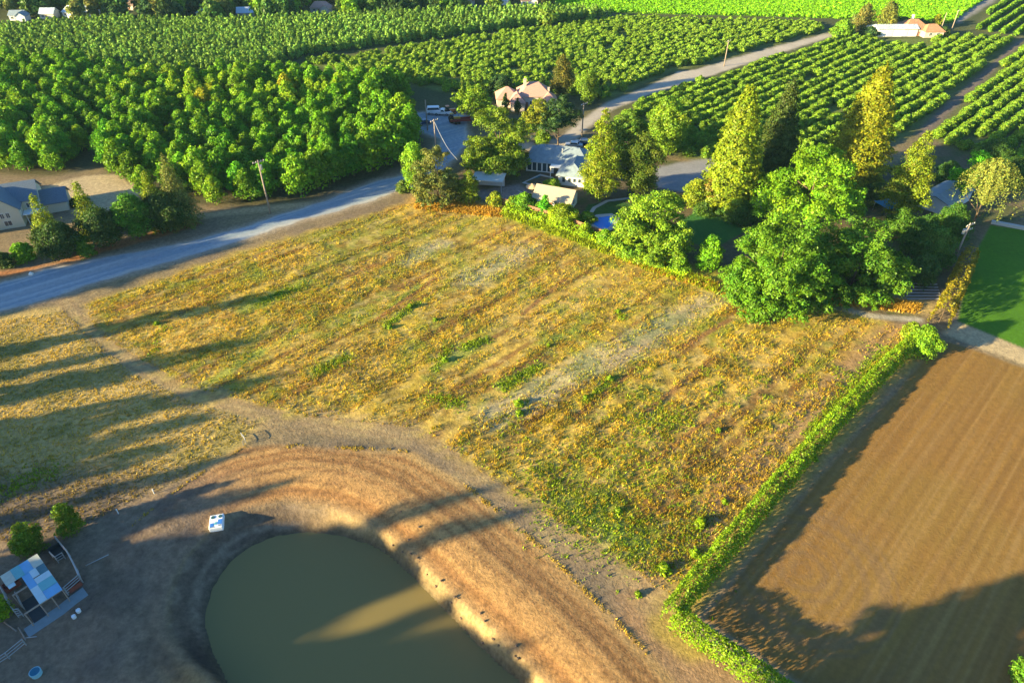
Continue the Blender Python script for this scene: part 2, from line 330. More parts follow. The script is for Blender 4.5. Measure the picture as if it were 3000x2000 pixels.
    for P_, cc in ((walnut, C3(.085, .08, .04)), (blockA, C3(.09, .12, .045)), (blockB, C3(.15, .185, .05)), (blockC, C3(.13, .165, .045)), (blockD, C3(.13, .15, .05)), (blockE, C3(.12, .13, .05)), (crop, C3(.13, .24, .02))):
        mix(ss(2, -2, sdist(P_, X, Y) + edge * .5), cc)
    mix(ss(1, -1, sdist(yard_w, X, Y) + edge * .4), C3(.42, .33, .20))
    mix(ss(2.5, .5, pdist(PV((440, 500), (540, 485), (700, 470)), X, Y) + edge * .3) * .9, C3(.42, .31, .17))
    q = pdist(PV((0, 632), (130, 612), (240, 570), (330, 548), (440, 515)), X, Y); mix(ss(2.4, .8, q + edge * .3) * .95, C3(.34, .15, .06))
    for P_, cc in ((lawn_r, C3(.07, .18, .014)), (lawn_g, C3(.045, .14, .03)), (lawn_h, C3(.05, .12, .03))):
        mix(ss(.3, -.3, sdist(P_, X, Y)), cc)
        mix(ss(.3, -.3, sdist(P_, X, Y)) * ss(.4, .7, n2) * .4, cc * .8)
    # roads
    d = sdist(road_a, X, Y) + edge * .35; mix(ss(2.2, -.5, d) * .75, C3(.36, .30, .22)); mix(ss(.2, -.8, d), C3(.30, .335, .35)); sR = X * .792 + Y * .61; pR = -X * .61 + Y * .792  # grey road tinted blue: colour of the tree shade mixed into its base
    mix(ss(-.6, -1.5, d) * ss(.4, .65, noise(sR / 45 + .4 * n3, pR / .7, 81)) * .6, C3(.19, .26, .32)); mix(ss(-.6, -1.5, d) * ss(.6, .75, noise(sR / 30 + 5, pR / .5, 82)) * .6, C3(.40, .44, .46)); mix(ss(.6, .0, np.abs(d + .7)) * .55 * ss(.35, .6, n2), C3(.52, .47, .38))
    for P_, cc in ((road_b, C3(.42, .37, .30)), (drive, C3(.26, .26, .27)), (shed_yard, C3(.24, .21, .19)), (lane, C3(.17, .135, .115)), (lane2, C3(.26, .24, .22))):
        d = sdist(P_, X, Y) + edge * .3; mix(ss(1, -1, d), cc)
        mix(ss(-.5, -1.5, d) * ss(.45, .7, n2) * .4, cc * .8)
    return np.clip(c, .005, .9)

def grid_axis(segs):
    out = []
    for a, b, st in segs: out += list(np.arange(a, b, st))
    return np.array(out)
gx = np.concatenate([[-4000, -2500, -1500, -900, -600, -420], grid_axis(((-330, -115, 2.0), (-115, 118, .45), (118, 330, 2.0))), [330, 420, 600, 900, 1500, 2500, 4000]])
gy = np.concatenate([[-1500, -800, -400, -200, -120], grid_axis(((-80, 12, 3.0), (12, 160, .45), (160, 250, .9), (250, 460, 2.0))), [460, 500, 600, 800, 1200, 2000, 3500, 5000]])
GX, GY = np.meshgrid(gx, gy, indexing='xy')
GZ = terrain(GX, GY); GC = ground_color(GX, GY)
ny, nx = GX.shape
idx = np.arange(ny * nx).reshape(ny, nx)
FQ = np.stack([idx[:-1, :-1], idx[:-1, 1:], idx[1:, 1:], idx[1:, :-1]], -1).reshape(-1, 4)
FX = ((GX[:-1, :-1] + GX[1:, 1:]) / 2).ravel(); FY = ((GY[:-1, :-1] + GY[1:, 1:]) / 2).ravel()
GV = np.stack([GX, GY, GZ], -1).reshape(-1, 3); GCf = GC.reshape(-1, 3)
GM = ground_mat('soil', .55, 1.0); RM = ground_mat('road_dust', .15, .4); LM = ground_mat('lawn_turf', .25, .5); PM = ground_mat('tilled_soil', .3, .4)
zone = np.zeros(len(FX), int)
ZN = ['ground', 'dry_field', 'plowed_field', 'lawn', 'garden_lawn', 'road', 'service_road', 'orchard_lane', 'driveway', 'path']
for k, P_ in ((1, field), (2, plow), (3, lawn_r), (4, lawn_g), (9, tan_p), (5, road_a), (6, road_b), (7, lane), (8, drive)):
    zone[sdist(P_, FX, FY) < 0] = k
ZL = ['bare brown ground', 'dry golden grass field', 'brown tilled field beside the hedge', 'green lawn', 'shaded green garden lawn', 'pale dusty road', 'pale service road through the orchards', 'dirt lane between orchard rows', 'shaded driveway', 'tan dirt path beside the lawn']
for k, nm in enumerate(ZN):
    f = FQ[zone == k]
    if not len(f): continue
    u, inv = np.unique(f, return_inverse=True)
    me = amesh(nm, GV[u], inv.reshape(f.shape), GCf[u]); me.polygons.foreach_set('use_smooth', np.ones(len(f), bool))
    kind(obj(nm, me, {2: PM, 3: LM, 4: LM, 5: RM, 6: RM, 8: RM}.get(k, GM)), 'structure', ZL[k])

# pond water: muddy, nearly opaque
wm = bpy.data.materials.new('muddy_water'); wm.use_nodes = True
n = wm.node_tree.nodes; l = wm.node_tree.links; b = n['Principled BSDF']
b.inputs['Base Color'].default_value = (.205, .158, .052, 1); b.inputs['Roughness'].default_value = .05; b.inputs['IOR'].default_value = 1.33
tx = n.new('ShaderNodeTexNoise'); tx.inputs['Scale'].default_value = .8; tx.inputs['Detail'].default_value = 3; tc = n.new('ShaderNodeTexCoord'); l.new(tc.outputs['Object'], tx.inputs['Vector'])
bp = n.new('ShaderNodeBump'); bp.inputs['Strength'].default_value = .15; bp.inputs['Distance'].default_value = .05; l.new(tx.outputs['Fac'], bp.inputs['Height']); l.new(bp.outputs['Normal'], b.inputs['Normal'])
wpoly = [(x, y) for x, y in resample(water + [water[0]], 1.0)[:-1]]
cx, cy = np.mean([p[0] for p in wpoly]), np.mean([p[1] for p in wpoly])
mb = MB(); big = [(cx + (x - cx) * 1.06, cy + (y - cy) * 1.06, WZ) for x, y in wpoly]
mb.add(big, [tuple(range(len(big)))]); kind(mb.build('pond_water', wm), 'structure', 'muddy olive pond water')
def Z(x, y): return float(terrain(np.array([x]), np.array([y]))[0])

# ------------------------------------------------------------------ leaves and crowns
def unit(a): return a / (np.linalg.norm(a, axis=-1, keepdims=True) + 1e-9)
def rdir(rng, n): return unit(rng.normal(size=(n, 3)))
def leaf_quads(rng, P, N, S):
    N = unit(N); T = unit(np.cross(N, rdir(rng, len(P)))); B = np.cross(N, T)
    a = (S * rng.uniform(.45, .75, len(P)))[:, None]; b_ = (S * rng.uniform(.3, .5, len(P)))[:, None]
    v = np.stack([P + T * a, P + B * b_, P - T * a, P - B * b_], 1).reshape(-1, 3)
    return v, np.arange(len(v)).reshape(-1, 4)
def leaf_mesh(name, rng, P, N, S, C):
    v, f = leaf_quads(rng, P, N, S); return amesh(name, v, f, np.repeat(C, 4, 0))
def leaf_tint(rng, n, base=None, amt=.22):
    f = rng.normal(1, amt, n).clip(.45, 1.7); y = rng.normal(0, .12, n)
    c = np.stack([f * (1 + y), f, f * (1 - y * .6)], 1)
    return c if base is None else c * base
def crown_clumps(rng, cl, cr, ls, dens=2.6, flat=.75, tint=.16, leafamt=.2):
    cl = np.asarray(cl, float); cr = np.asarray(cr, float)
    area = 4 * math.pi * cr ** 2; nl = np.maximum(12, (area * dens / ls ** 2 * .55).astype(int))
    ci = np.repeat(np.arange(len(cl)), nl); n = len(ci)
    d = rdir(rng, n); d[:, 2] = np.where(d[:, 2] < -.35, -d[:, 2], d[:, 2])
    r = cr[ci] * rng.uniform(.62, 1.08, n)
    lump = 1 + .22 * np.sin(d[:, 0] * 5 + ci) * np.cos(d[:, 1] * 4 + 2 * ci)
    P = cl[ci] + d * (r * lump)[:, None] * np.array((1, 1, flat))
    N = d + .42 * rng.normal(size=(n, 3))
    tc_ = rng.normal(1, tint, len(cl)).clip(.6, 1.45); ty = rng.normal(0, .07, len(cl))
    C = leaf_tint(rng, n, None, leafamt) * tc_[ci][:, None] * np.stack([1 + ty[ci], np.ones(n), 1 - ty[ci]], 1)
    S = ls * rng.uniform(.7, 1.3, n)
    return P, N, S, C
def prof_crown(rng, R, z0, h, ls, prof, ncl, rc, dens=2.4, stretch=1.0):
    cl, cr = [], []
    for i in range(ncl):
        t = rng.uniform(0, 1) ** .9; r = R * prof(t); a = rng.uniform(0, 2 * math.pi)
        q = rng.uniform(.45, .85); c = rc * R * rng.uniform(.7, 1.25) * max(.45, min(1, r / R + .2))
        cl.append((math.cos(a) * r * q, math.sin(a) * r * q, z0 + c * .6 + t * (h - z0 - c * 1.1))); cr.append(c)
    for t in np.linspace(.08, .9, 7):
        cl.append((0, 0, z0 + t * (h - z0))); cr.append(max(.3, R * prof(t) * .72))
    return crown_clumps(rng, cl, cr, ls, dens, stretch)
def lobed_crown(rng, R, z0, h, ls, nl=7, ncl=15, dens=2.4, lo=.22):
    cl, cr = [], []; H = h - z0
    lobes = [(0, 0, z0 + H * .66, R * .55)]
    for i in range(nl):
        a = 2 * math.pi * i / nl + rng.normal(0, .25); q = rng.uniform(.42, .62); lobes.append((math.cos(a) * R * q, math.sin(a) * R * q, z0 + H * rng.uniform(lo, .55), R * rng.uniform(.38, .52)))
    if lo < .2:
        for i in range(nl + 2):
            a = 2 * math.pi * (i + .5) / (nl + 2); lobes.append((math.cos(a) * R * .66, math.sin(a) * R * .66, z0 + H * .12, R * .32))
    for (x, y, z, r) in lobes:
        vz = min(r, H * .42) / r
        for j in range(ncl):
            d = rdir(rng, 1)[0]; d[2] = abs(d[2]) if rng.uniform() < .8 else d[2]; q = rng.uniform(.68, .95); c = r * rng.uniform(.22, .34)
            cl.append((x + d[0] * r * q, y + d[1] * r * q, max(z0 + c * .5, z + d[2] * r * q * vz))); cr.append(c)
        cl.append((x, y, z)); cr.append(r * .72)
    return crown_clumps(rng, cl, cr, ls, dens, .8, tint=.14)
P_BROAD = lambda t: math.sqrt(max(0, 1 - (1.9 * t - .85) ** 2 / 1.15))
P_DOME = lambda t: math.sqrt(max(0.02, 1 - t ** 1.9))
P_COL = lambda t: (min(1, .62 + t * 1.6) if t < .3 else max(.08, 1.1 * (1 - t) ** .62))
P_CYP = lambda t: min(1, .5 + 2 * t) * max(.1, (1 - t ** 2.2) ** .7)
P_OVAL = lambda t: math.sqrt(max(0.03, 1 - (2 * t - .9) ** 2 / 1.25))
def conifer_crown(rng, R, z0, h, ls, gap=1.0, droop=.18, power=.85, dens=1.0):
    P, N, C = [], [], []
    z = z0
    while z < h - .3:
        t = (z - z0) / (h - z0); r = R * (1 - t) ** power * min(1, .75 + t * 2)
        nb = max(6, int(2 * math.pi * r / 1.0))
        a0 = rng.uniform(0, 6)
        for k in range(nb):
            a = a0 + 2 * math.pi * k / nb + rng.normal(0, .12); L = max(.4, r * rng.uniform(.68, 1.12))
            m = int((8 + L * 15) * dens); s_ = rng.uniform(.12, 1, m) ** .7; wd = (.16 * L + .35) * (1.1 - s_) + .15
            off = rng.normal(0, 1, m) * wd; up = rng.normal(0, .16, m)
            x = math.cos(a) * L * s_ - math.sin(a) * off; y = math.sin(a) * L * s_ + math.cos(a) * off
            zz = z + rng.normal(0, .08) + L * (.22 * s_ - (droop + .22) * s_ ** 2) + up
            P.append(np.stack([x, y, zz], 1))
            nn = np.stack([math.cos(a) * 1.1 * np.ones(m), math.sin(a) * 1.1 * np.ones(m), .75 * np.ones(m)], 1) + .5 * rng.normal(size=(m, 3)); N.append(nn)
            f = rng.normal(1, .18); C.append(leaf_tint(rng, m, None, .2) * max(.55, f))
        z += gap * rng.uniform(.75, 1.15) * (1 - .45 * t)
    m = 40; P.append(np.stack([rng.normal(0, .12, m), rng.normal(0, .12, m), rng.uniform(h - 1.6, h + .4, m)], 1)); N.append(rng.normal(size=(m, 3))); C.append(leaf_tint(rng, m))
    P = np.concatenate(P); return P, np.concatenate(N), ls * rng.uniform(.7, 1.3, len(P)), np.concatenate(C)
def trunk_mb(rng, h, r, z1, R, limbs=6, mb=None):
    mb = mb or MB(); bend = Vector((rng.normal(0, .03), rng.normal(0, .03), 0)) * h
    p0 = Vector((0, 0, -.3)); p1 = Vector((0, 0, z1)) + bend * .4; p2 = Vector((0, 0, h * .82)) + bend
    mb.tube((0, 0, -.3), (0, 0, .5), r * 1.45, r * 1.05, 8); mb.tube((0, 0, .48), p1, r * 1.05, r * .85, 8); mb.tube(p1, p2, r * .85, r * .2, 7)
    for k in range(limbs):
        a = 2 * math.pi * k / max(1, limbs) + rng.uniform(-.4, .4); t = rng.uniform(.0, .55); s_ = p1.lerp(p2, t)
        e = s_ + Vector((math.cos(a) * R * .7, math.sin(a) * R * .7, (h - z1) * rng.uniform(.15, .35)))
        m_ = s_.lerp(e, .5) + Vector((0, 0, -.04 * R)); mb.tube(s_, m_, r * .45, r * .28, 6); mb.tube(m_, e, r * .28, r * .07, 5)
    return mb

TREE_N = [0]
def feature_tree(name, label, cat, base, topy, wpx, tint, form='broad', ls=.5, z0f=.16, group=None, seed=None, hmax=None, lean=True, **kw):
    TREE_N[0] += 1; rng = np.random.default_rng(seed or 100 + TREE_N[0])
    if lean: base = (base[0] - (base[0] - 1176) * .5 * (base[1] - topy) / (2822 - (base[1] + topy) / 2), base[1])
    ls = ls * .74
    x, y = V(*base); h = height_at(y, topy * K); R = metres(y, wpx * K, h * .5) / 2
    if hmax: h = min(h, hmax)
    return grow(name, label, cat, x, y, h, R, tint, form, ls, z0f, group, rng, **kw)
def grow(name, label, cat, x, y, h, R, tint, form='broad', ls=.5, z0f=.16, group=None, rng=None, dens=None, ncl=None, rc=None, **kw):
    rng = rng or np.random.default_rng(1)
    root = thing(name, label, cat, (x, y, Z(x, y)), 0, group)
    z0 = h * z0f; k = max(1.0, (R / 6))
    if form == 'broad': A = prof_crown(rng, R, z0, h, ls, P_BROAD, ncl or int(34 * k ** 1.2), rc or .26 / k ** .35, dens or 2.4, .85)
    elif form == 'dome': A = prof_crown(rng, R, z0, h, ls, P_DOME, ncl or int(40 * k ** 1.2), rc or .25 / k ** .35, dens or 2.4, .8)
    elif form == 'lobed': A = lobed_crown(rng, R, z0, h, ls, ncl or 7, int(rc or 15), dens or 2.4, .12 if z0f < .06 else .22)
    elif form == 'column': A = prof_crown(rng, R, z0, h, ls, P_COL, ncl or 120, rc or .19, dens or 2.3, 1.15)
    elif form == 'oval': A = prof_crown(rng, R, z0, h, ls, P_OVAL, ncl or 46, rc or .3, dens or 2.3, 1.1)
    elif form == 'cypress': A = prof_crown(rng, R, z0, h, ls, P_CYP, ncl or 26, rc or .5, dens or 2.5, 1.6)
    elif form == 'conifer': A = conifer_crown(rng, R, z0, h, ls, **kw)
    elif form == 'willow': A = willow_crown(rng, R, z0, h, ls)
    P0 = A[0]; P0[:, :2] *= (1.1 if form == 'lobed' else 1) * R / np.percentile(np.hypot(P0[:, 0], P0[:, 1]), 96 if form != 'conifer' else 97); P0[:, 2] *= h / np.percentile(P0[:, 2], 99.7)
    me = leaf_mesh('crown', rng, *A); cr = obj('crown', me, LEAF, root); cr.color = (*tint, 1)
    tr = trunk_mb(rng, h, max(.08, h * .017), max(z0, h * .12), R, 0 if form in ('conifer', 'cypress') else 6)
    tr.build('trunk', BARK, root, smooth=True)
    return root
def willow_crown(rng, R, z0, h, ls):
    P, N, C = [], [], []
    for k in range(150):
        a = rng.uniform(0, 2 * math.pi); q = math.sqrt(rng.uniform(.02, 1)); L = R * q; m = 70
        t = np.linspace(0, 1, m); x = math.cos(a) * L * t ** .7; y = math.sin(a) * L * t ** .7
        top = h * (1 - .25 * q * q); zz = h * .35 + (top - h * .35) * np.sin(np.minimum(t * 1.35, 1) * math.pi / 2) - np.maximum(0, t - .55) ** 1.4 * h * (1.1 * q + .2)
        P.append(np.stack([x + rng.normal(0, .14, m), y + rng.normal(0, .14, m), np.maximum(zz, .4) + rng.normal(0, .1, m)], 1))
        N.append(np.stack([math.cos(a) * np.ones(m), math.sin(a) * np.ones(m), .6 * np.ones(m)], 1) + .5 * rng.normal(size=(m, 3)))
        C.append(leaf_tint(rng, m, None, .15) * min(1.6, max(.5, rng.normal(1, .25))))
    P = np.concatenate(P); return P, np.concatenate(N), ls * rng.uniform(.7, 1.3, len(P)), np.concatenate(C)

# leaf tints (albedo)
T_LIME = (.14, .23, .020); T_GREEN = (.085, .155, .022); T_DARK = (.034, .060, .020); T_OLIVE = (.12, .12, .045)
T_GOLD = (.150, .175, .014); T_AMBER = (.175, .165, .014); T_TEAL = (.038, .070, .034); T_WALN = (.100, .190, .012)
T_BRIGHT = (.115, .225, .014)

# ------------------------------------------------------------------ the orchards
def lattice(poly, da, db, ang, jit, seed, inset=0.0):
    rng = np.random.default_rng(seed); c, s = math.cos(ang), math.sin(ang)
    px = np.array([p[0] for p in poly]); py = np.array([p[1] for p in poly])
    A = px * c + py * s; B = -px * s + py * c
    a, b = np.meshgrid(np.arange(A.min(), A.max(), da), np.arange(B.min(), B.max(), db)); a = a.ravel() + rng.normal(0, jit, a.size); b = b.ravel() + rng.normal(0, jit * .6, b.size)
    X = a * c - b * s; Y = a * s + b * c
    k = sdist(poly, X, Y) < -inset; return X[k], Y[k], rng
def project(X, Y, z):
    D = CAM_H - z; f = Y * CS + D * SN; return 1500 + FOC * X / f, 1000 - FOC * (Y * SN - D * CS) / f, f
def in_view(X, Y, z, pad=25):
    x, y, f = project(X, Y, z); return (x > -pad) & (x < 3000 + pad) & (y > -pad) & (y < 2000 + pad)
def tree_protos(n, seed, R, h, ls, ncl, rc, prof=P_DOME, z0=.12, dens=2.2, trunk=True):
    out = []
    for k in range(n):
        rng = np.random.default_rng(seed + k)
        P, N, S, C = prof_crown(rng, R, h * z0, h, ls, prof, ncl, rc, dens, .85)
        P[:, 0] *= rng.uniform(.88, 1.12); me = leaf_mesh('tree_crown', rng, P, N, S, C)
        v = np.empty(len(me.vertices) * 3, np.float32); out.append(me)
        me.materials.append(LEAF)
    return out
def small_trunk(h, r, seed):
    rng = np.random.default_rng(seed); m = trunk_mb(rng, h, r, h * .3, h * .4, 4)
    me = bpy.data.meshes.new('trunk'); me.from_pydata(m.v, [], m.f); me.materials.append(BARK); return me
def mass(name, label, protos, X, Y, sc, rot, tint):
    vs_, cs_, off = [], [], 0
    pd = []
    for me in protos:
        v = np.empty(len(me.vertices) * 3, np.float32); me.vertices.foreach_get('co', v)
        c = np.empty(len(me.vertices) * 4, np.float32); me.color_attributes['Col'].data.foreach_get('color', c)
        pd.append((v.reshape(-1, 3), c.reshape(-1, 4)[:, :3]))
    Zs = terrain(X, Y)
    for i in range(len(X)):
        v, c = pd[i % len(pd)]; k = sc[i]; a = rot[i]; co, si = math.cos(a) * k, math.sin(a) * k
        q = np.empty_like(v); q[:, 0] = v[:, 0] * co - v[:, 1] * si + X[i]; q[:, 1] = v[:, 0] * si + v[:, 1] * co + Y[i]; q[:, 2] = v[:, 2] * k + Zs[i]
        vs_.append(q); cs_.append(c * tint[i])
    v = np.concatenate(vs_); me = amesh(name, v, np.arange(len(v)).reshape(-1, 4), np.concatenate(cs_))
    return kind(obj(name, me, LEAF), 'stuff', label)
def split300(X, Y, h, n=300):
    vis = in_view(X, Y, h * .6, 30); f = project(X, Y, h)[2]
    key = np.where(vis, f, f + 1e6); o = np.argsort(key); return o[:n], o[n:], vis

# walnut orchard on the left: each tree a thing
WX, WY, rng = lattice(walnut, 5.1, 4.9, ROWD, .7, 5, 0.5)
vis = in_view(WX, WY, 5, 60); WX, WY = WX[vis], WY[vis]
k = rng.uniform(size=len(WX)) > .06; WX, WY = WX[k], WY[k]
near, rest, _ = split300(WX, WY, 8)
WP = tree_protos(7, 300, 3.2, 8.0, .42, 30, .31, P_DOME, .14, 2.0)
WT = [small_trunk(8, .16, 900 + i) for i in range(2)]
for i in near:
    r = thing('walnut_tree', 'leafy green walnut tree in the dense orchard across the road', 'tree', (WX[i], WY[i], Z(WX[i], WY[i])), rng.uniform(0, 6.28), 'walnut trees of the dense orchard')
    s = rng.uniform(.82, 1.18) * (1.28 if sdist(road_a, WX[i:i + 1], WY[i:i + 1])[0] < 9 else 1); r.scale = (s, s, s * rng.uniform(.9, 1.12))
    c = obj('crown', WP[rng.integers(7)], LEAF, r); obj('trunk', WT[i % 2], BARK, r)
    u = rng.uniform(); q = project(WX[i], WY[i], 7)
    t = np.array(T_WALN) * rng.normal(1, .14) * (1 + .12 * rng.normal() * np.array((1, 0, 0)))
    if 180 < q[1] < 270 and 350 < q[0] < 1020 and u > .35: t = np.array((.17, .24, .014)) * rng.uniform(.9, 1.15)
    c.color = (*np.clip(t, .01, .6), 1)
for x, y, t in ((462, 215, (.26, .22, .012)), (480, 205, (.24, .23, .012)), (652, 182, (.25, .22, .012))):     # a few with a yellower tint
    px, py = V(x, y, 7); r = thing('walnut_tree', 'yellow walnut tree in the back rows of the dense orchard', 'tree', (px, py, 0), 0, 'yellow walnut trees')
    c = obj('crown', WP[int(x) % 6], LEAF, r); c.color = (*t, 1); obj('trunk', WT[0], BARK, r); r.scale = (1, 1, 1.08)
if len(rest): mass('walnut_wood', 'far end of the dense walnut orchard', WP, WX[rest], WY[rest], rng.uniform(.85, 1.15, len(rest)), rng.uniform(0, 6.28, len(rest)), np.array([T_WALN] * len(rest)))

# young round trees between the far tree block and the service road
OX, OY, rng = lattice(blockB, 2.7, 2.75, ROWD, .3, 6, .8)
vis = in_view(OX, OY, 2, 30); OX, OY = OX[vis], OY[vis]
k = (rng.uniform(size=len(OX)) > .05) & (fbm(OX / 9, OY / 9, 66, 2) > .28); OX, OY = OX[k], OY[k]
OP = tree_protos(5, 400, 1.42, 2.1, .34, 11, .46, P_DOME, .08, 1.5)
near, rest, _ = split300(OX, OY, 3)
T_O = np.array((.145, .205, .030))
for i in near:
    o = bpy.data.objects.new('orchard_tree', OP[rng.integers(5)]); COL.objects.link(o); o.location = (OX[i], OY[i], Z(OX[i], OY[i])); o.rotation_euler.z = rng.uniform(0, 6.28)
    s = rng.uniform(.8, 1.2); o.scale = (s, s, s * rng.uniform(.85, 1.1)); o.color = (*(T_O * rng.normal(1, .12)), 1)
    tag(o, 'small round orchard tree behind the pink tiled house', 'tree', 'young orchard trees behind the pink house')
n_ = len(rest); mass('young_orchard', 'far rows of small round orchard trees', OP, OX[rest], OY[rest], rng.uniform(.8, 1.2, n_), rng.uniform(0, 6.28, n_), T_O * rng.normal(1, .12, n_)[:, None])
# denser, taller block beyond it
AX, AY, rng = lattice(blockA, 2.45, 2.5, ROWD, .35, 7, .4)
vis = in_view(AX, AY, 2, 30); AX, AY = AX[vis], AY[vis]
AP = tree_protos(5, 450, 1.4, 4.4, .5, 8, .48, P_DOME, .08, 1.05)
n_ = len(AX); gl = fbm(AX / 30, AY / 30, 77)
near, rest, _ = split300(AX, AY, 5)
T_A = np.array((.135, .21, .06)); ta = T_A * (1 + .5 * (gl - .5))[:, None] * rng.normal(1, .12, n_)[:, None]
for i in near:
    o = bpy.data.objects.new('almond_tree', AP[rng.integers(5)]); COL.objects.link(o); o.location = (AX[i], AY[i], Z(AX[i], AY[i])); o.rotation_euler.z = rng.uniform(0, 6.28)
    s = rng.uniform(.85, 1.15); o.scale = (s, s, s); o.color = (*ta[i], 1)
    tag(o, 'closely planted tree along the front of the far dense orchard block', 'tree', 'front trees of the far orchard block')
mass('far_orchard', 'far dense orchard block reaching to the houses', AP, AX[rest], AY[rest], rng.uniform(.85, 1.15, len(rest)), rng.uniform(0, 6.28, len(rest)), ta[rest])
# row trees right of the service road, both sides of the dirt lane
BX, BY, rng = lattice(blockC, 1.9, 3.9, ROWD, .3, 8, .6); DX, DY, rng2 = lattice(blockD, 1.9, 4.0, ROWD, .3, 9, .6)
FX_, FY_ = np.concatenate([BX, DX]), np.concatenate([BY, DY])
keep = (rng.uniform(size=len(FX_)) > .05) & in_view(FX_, FY_, 2, 40) & (sdist(lane, FX_, FY_) > 1.2) & (fbm(FX_ / 6, FY_ / 6, 67, 2) > .25)
hx, hy = V(2050, 85); keep &= np.hypot(FX_ - hx, (FY_ - hy) * .8) > 14
FX_, FY_ = FX_[keep], FY_[keep]
FP = tree_protos(5, 500, 1.55, 2.2, .34, 12, .44, P_DOME, .06, 1.6)
near, rest, _ = split300(FX_, FY_, 3)
T_F = np.array((.135, .20, .026))
for i in near:
    o = bpy.data.objects.new('fruit_tree', FP[rng.integers(5)]); COL.objects.link(o); o.location = (FX_[i], FY_[i], Z(FX_[i], FY_[i])); o.rotation_euler.z = rng.uniform(0, 6.28)
    s = rng.uniform(.82, 1.2); o.scale = (s, s, s * rng.uniform(.85, 1.15)); o.color = (*(T_F * rng.normal(1, .12)), 1)
    tag(o, 'bushy fruit tree in the straight rows beside the dirt lane', 'tree', 'fruit trees in rows by the lane')
n_ = len(rest); mass('row_orchard', 'far rows of bushy fruit trees', FP, FX_[rest], FY_[rest], rng.uniform(.82, 1.2, n_), rng.uniform(0, 6.28, n_), T_F * rng.normal(1, .12, n_)[:, None])
EX, EY, rng = lattice(blockE, 1.6, 4.6, R_(47), .15, 10, .3); k = in_view(EX, EY, 1, 40); EX, EY = EX[k], EY[k]; n_ = len(EX)
mass('vineyard', 'long green vine rows beyond the last orchard', tree_protos(4, 550, 1.25, 2.3, .5, 7, .5, P_DOME, .05, 1.3), EX, EY, rng.uniform(.85, 1.15, n_), rng.uniform(0, 6.28, n_), np.array((.12, .20, .022)) * rng.normal(1, .1, n_)[:, None])
# bright low crop
CX, CY, rng = lattice(crop, 1.45, 2.0, R_(3), .25, 11, .2); k = in_view(CX, CY, 1, 40); CX, CY = CX[k], CY[k]; n_ = len(CX)
print('counts walnut', len(WX), 'B', len(OX), 'A', len(AX), 'rows', len(FX_), 'vine', len(EX), 'crop', n_)
mass('crop_rows', 'bright lime green crop filling the far field', tree_protos(4, 560, 1.25, .85, .5, 5, .5, P_DOME, .0, .8), CX, CY, rng.uniform(.8, 1.2, n_), rng.uniform(0, 6.28, n_), np.array((.17, .31, .012)) * rng.normal(1, .07, n_)[:, None])

# ------------------------------------------------------------------ trees one can tell apart
FT = feature_tree
# row in front of the white house
FT('conifer_tree', 'slender conifer nearest the gable of the white house', 'tree', (122, 556), 450, 70, T_GOLD, 'conifer', .36, .04, lean=False)
FT('shade_tree', 'dark round tree at the left end of the row before the white house', 'tree', (150, 592), 512, 96, T_DARK, 'oval', .42, .12, lean=False)
FT('conifer_tree', 'tall conifer behind the second dark tree of the roadside row', 'tree', (222, 540), 420, 74, T_GOLD, 'conifer', .36, .04, lean=False)
FT('shade_tree', 'dark round tree in the middle of the roadside row', 'tree', (250, 566), 480, 92, T_DARK, 'oval', .42, .12, lean=False)
FT('shade_tree', 'mid green round tree between the dark roadside trees', 'tree', (322, 548), 448, 78, (.065, .15, .018), 'oval', .42, .1, lean=False)
FT('conifer_tree', 'conifer left of the tallest one at the end of the roadside row', 'tree', (372, 520), 398, 78, T_GOLD, 'conifer', .36, .05, lean=False)
FT('shade_tree', 'dark broad tree at the right end of the roadside row', 'tree', (392, 530), 442, 104, T_DARK, 'broad', .42, .12, lean=False)
FT('conifer_tree', 'tallest conifer of the roadside row', 'tree', (424, 515), 360, 88, T_OLIVE, 'conifer', .38, .05, lean=False)
for b, t, wd, c, lb in (((48, 598), 560, 52, T_BRIGHT, 'bright green shrub at the left end of the roadside row'), ((8, 612), 582, 44, T_DARK, 'dark clipped shrub by the road at the frame edge'), ((192, 588), 540, 40, T_GREEN, 'small shrub between the first two roadside trees'), ((20, 445), 425, 54, (.13, .21, .015), 'lime shrub behind the roof of the white house'),
                      ((180, 470), 452, 40, T_DARK, 'low dark bush behind the white house')):
    FT('shrub', lb, 'shrub', b, t, wd, c, 'dome', .34, .02)
# middle garden cluster
FT('olive_tree', 'grey green bushy tree at the corner where the dirt road bends', 'tree', (1000, 466), 342, 104, T_OLIVE, 'lobed', .42, .02)
FT('lime_tree', 'lime green tree between the walnut orchard and the grey green tree', 'tree', (952, 440), 330, 66, T_LIME, 'broad', .42, .08)
FT('shade_tree', 'big round tree beside the ranch house roof', 'tree', (1140, 396), 252, 142, (.115, .155, .02), 'lobed', .46, .04)
FT('shade_tree', 'medium round tree left of the pink tiled house', 'tree', (1090, 285), 198, 84, (.13, .185, .02), 'lobed', .5, .08)
FT('shade_tree', 'olive tinted tree in front of the pink tiled house', 'tree', (1236, 330), 228, 66, (.17, .17, .025), 'lobed', .46, .1)
FT('shade_tree', 'blue green dense tree between pink house and ranch house', 'tree', (1284, 338), 222, 96, T_TEAL, 'lobed', .46, .12)
FT('cypress_tree', 'tall dark cypress right of the pink tiled house', 'tree', (1292, 228), 128, 52, (.10, .085, .025), 'cypress', .5, .03)
FT('cypress_tree', 'shorter lime cypress right of the tall dark one', 'tree', (1352, 240), 160, 50, (.12, .17, .022), 'cypress', .5, .03)
FT('shade_tree', 'dark round tree behind the left wing of the pink tiled house', 'tree', (1152, 222), 172, 56, T_TEAL, 'broad', .5, .06)
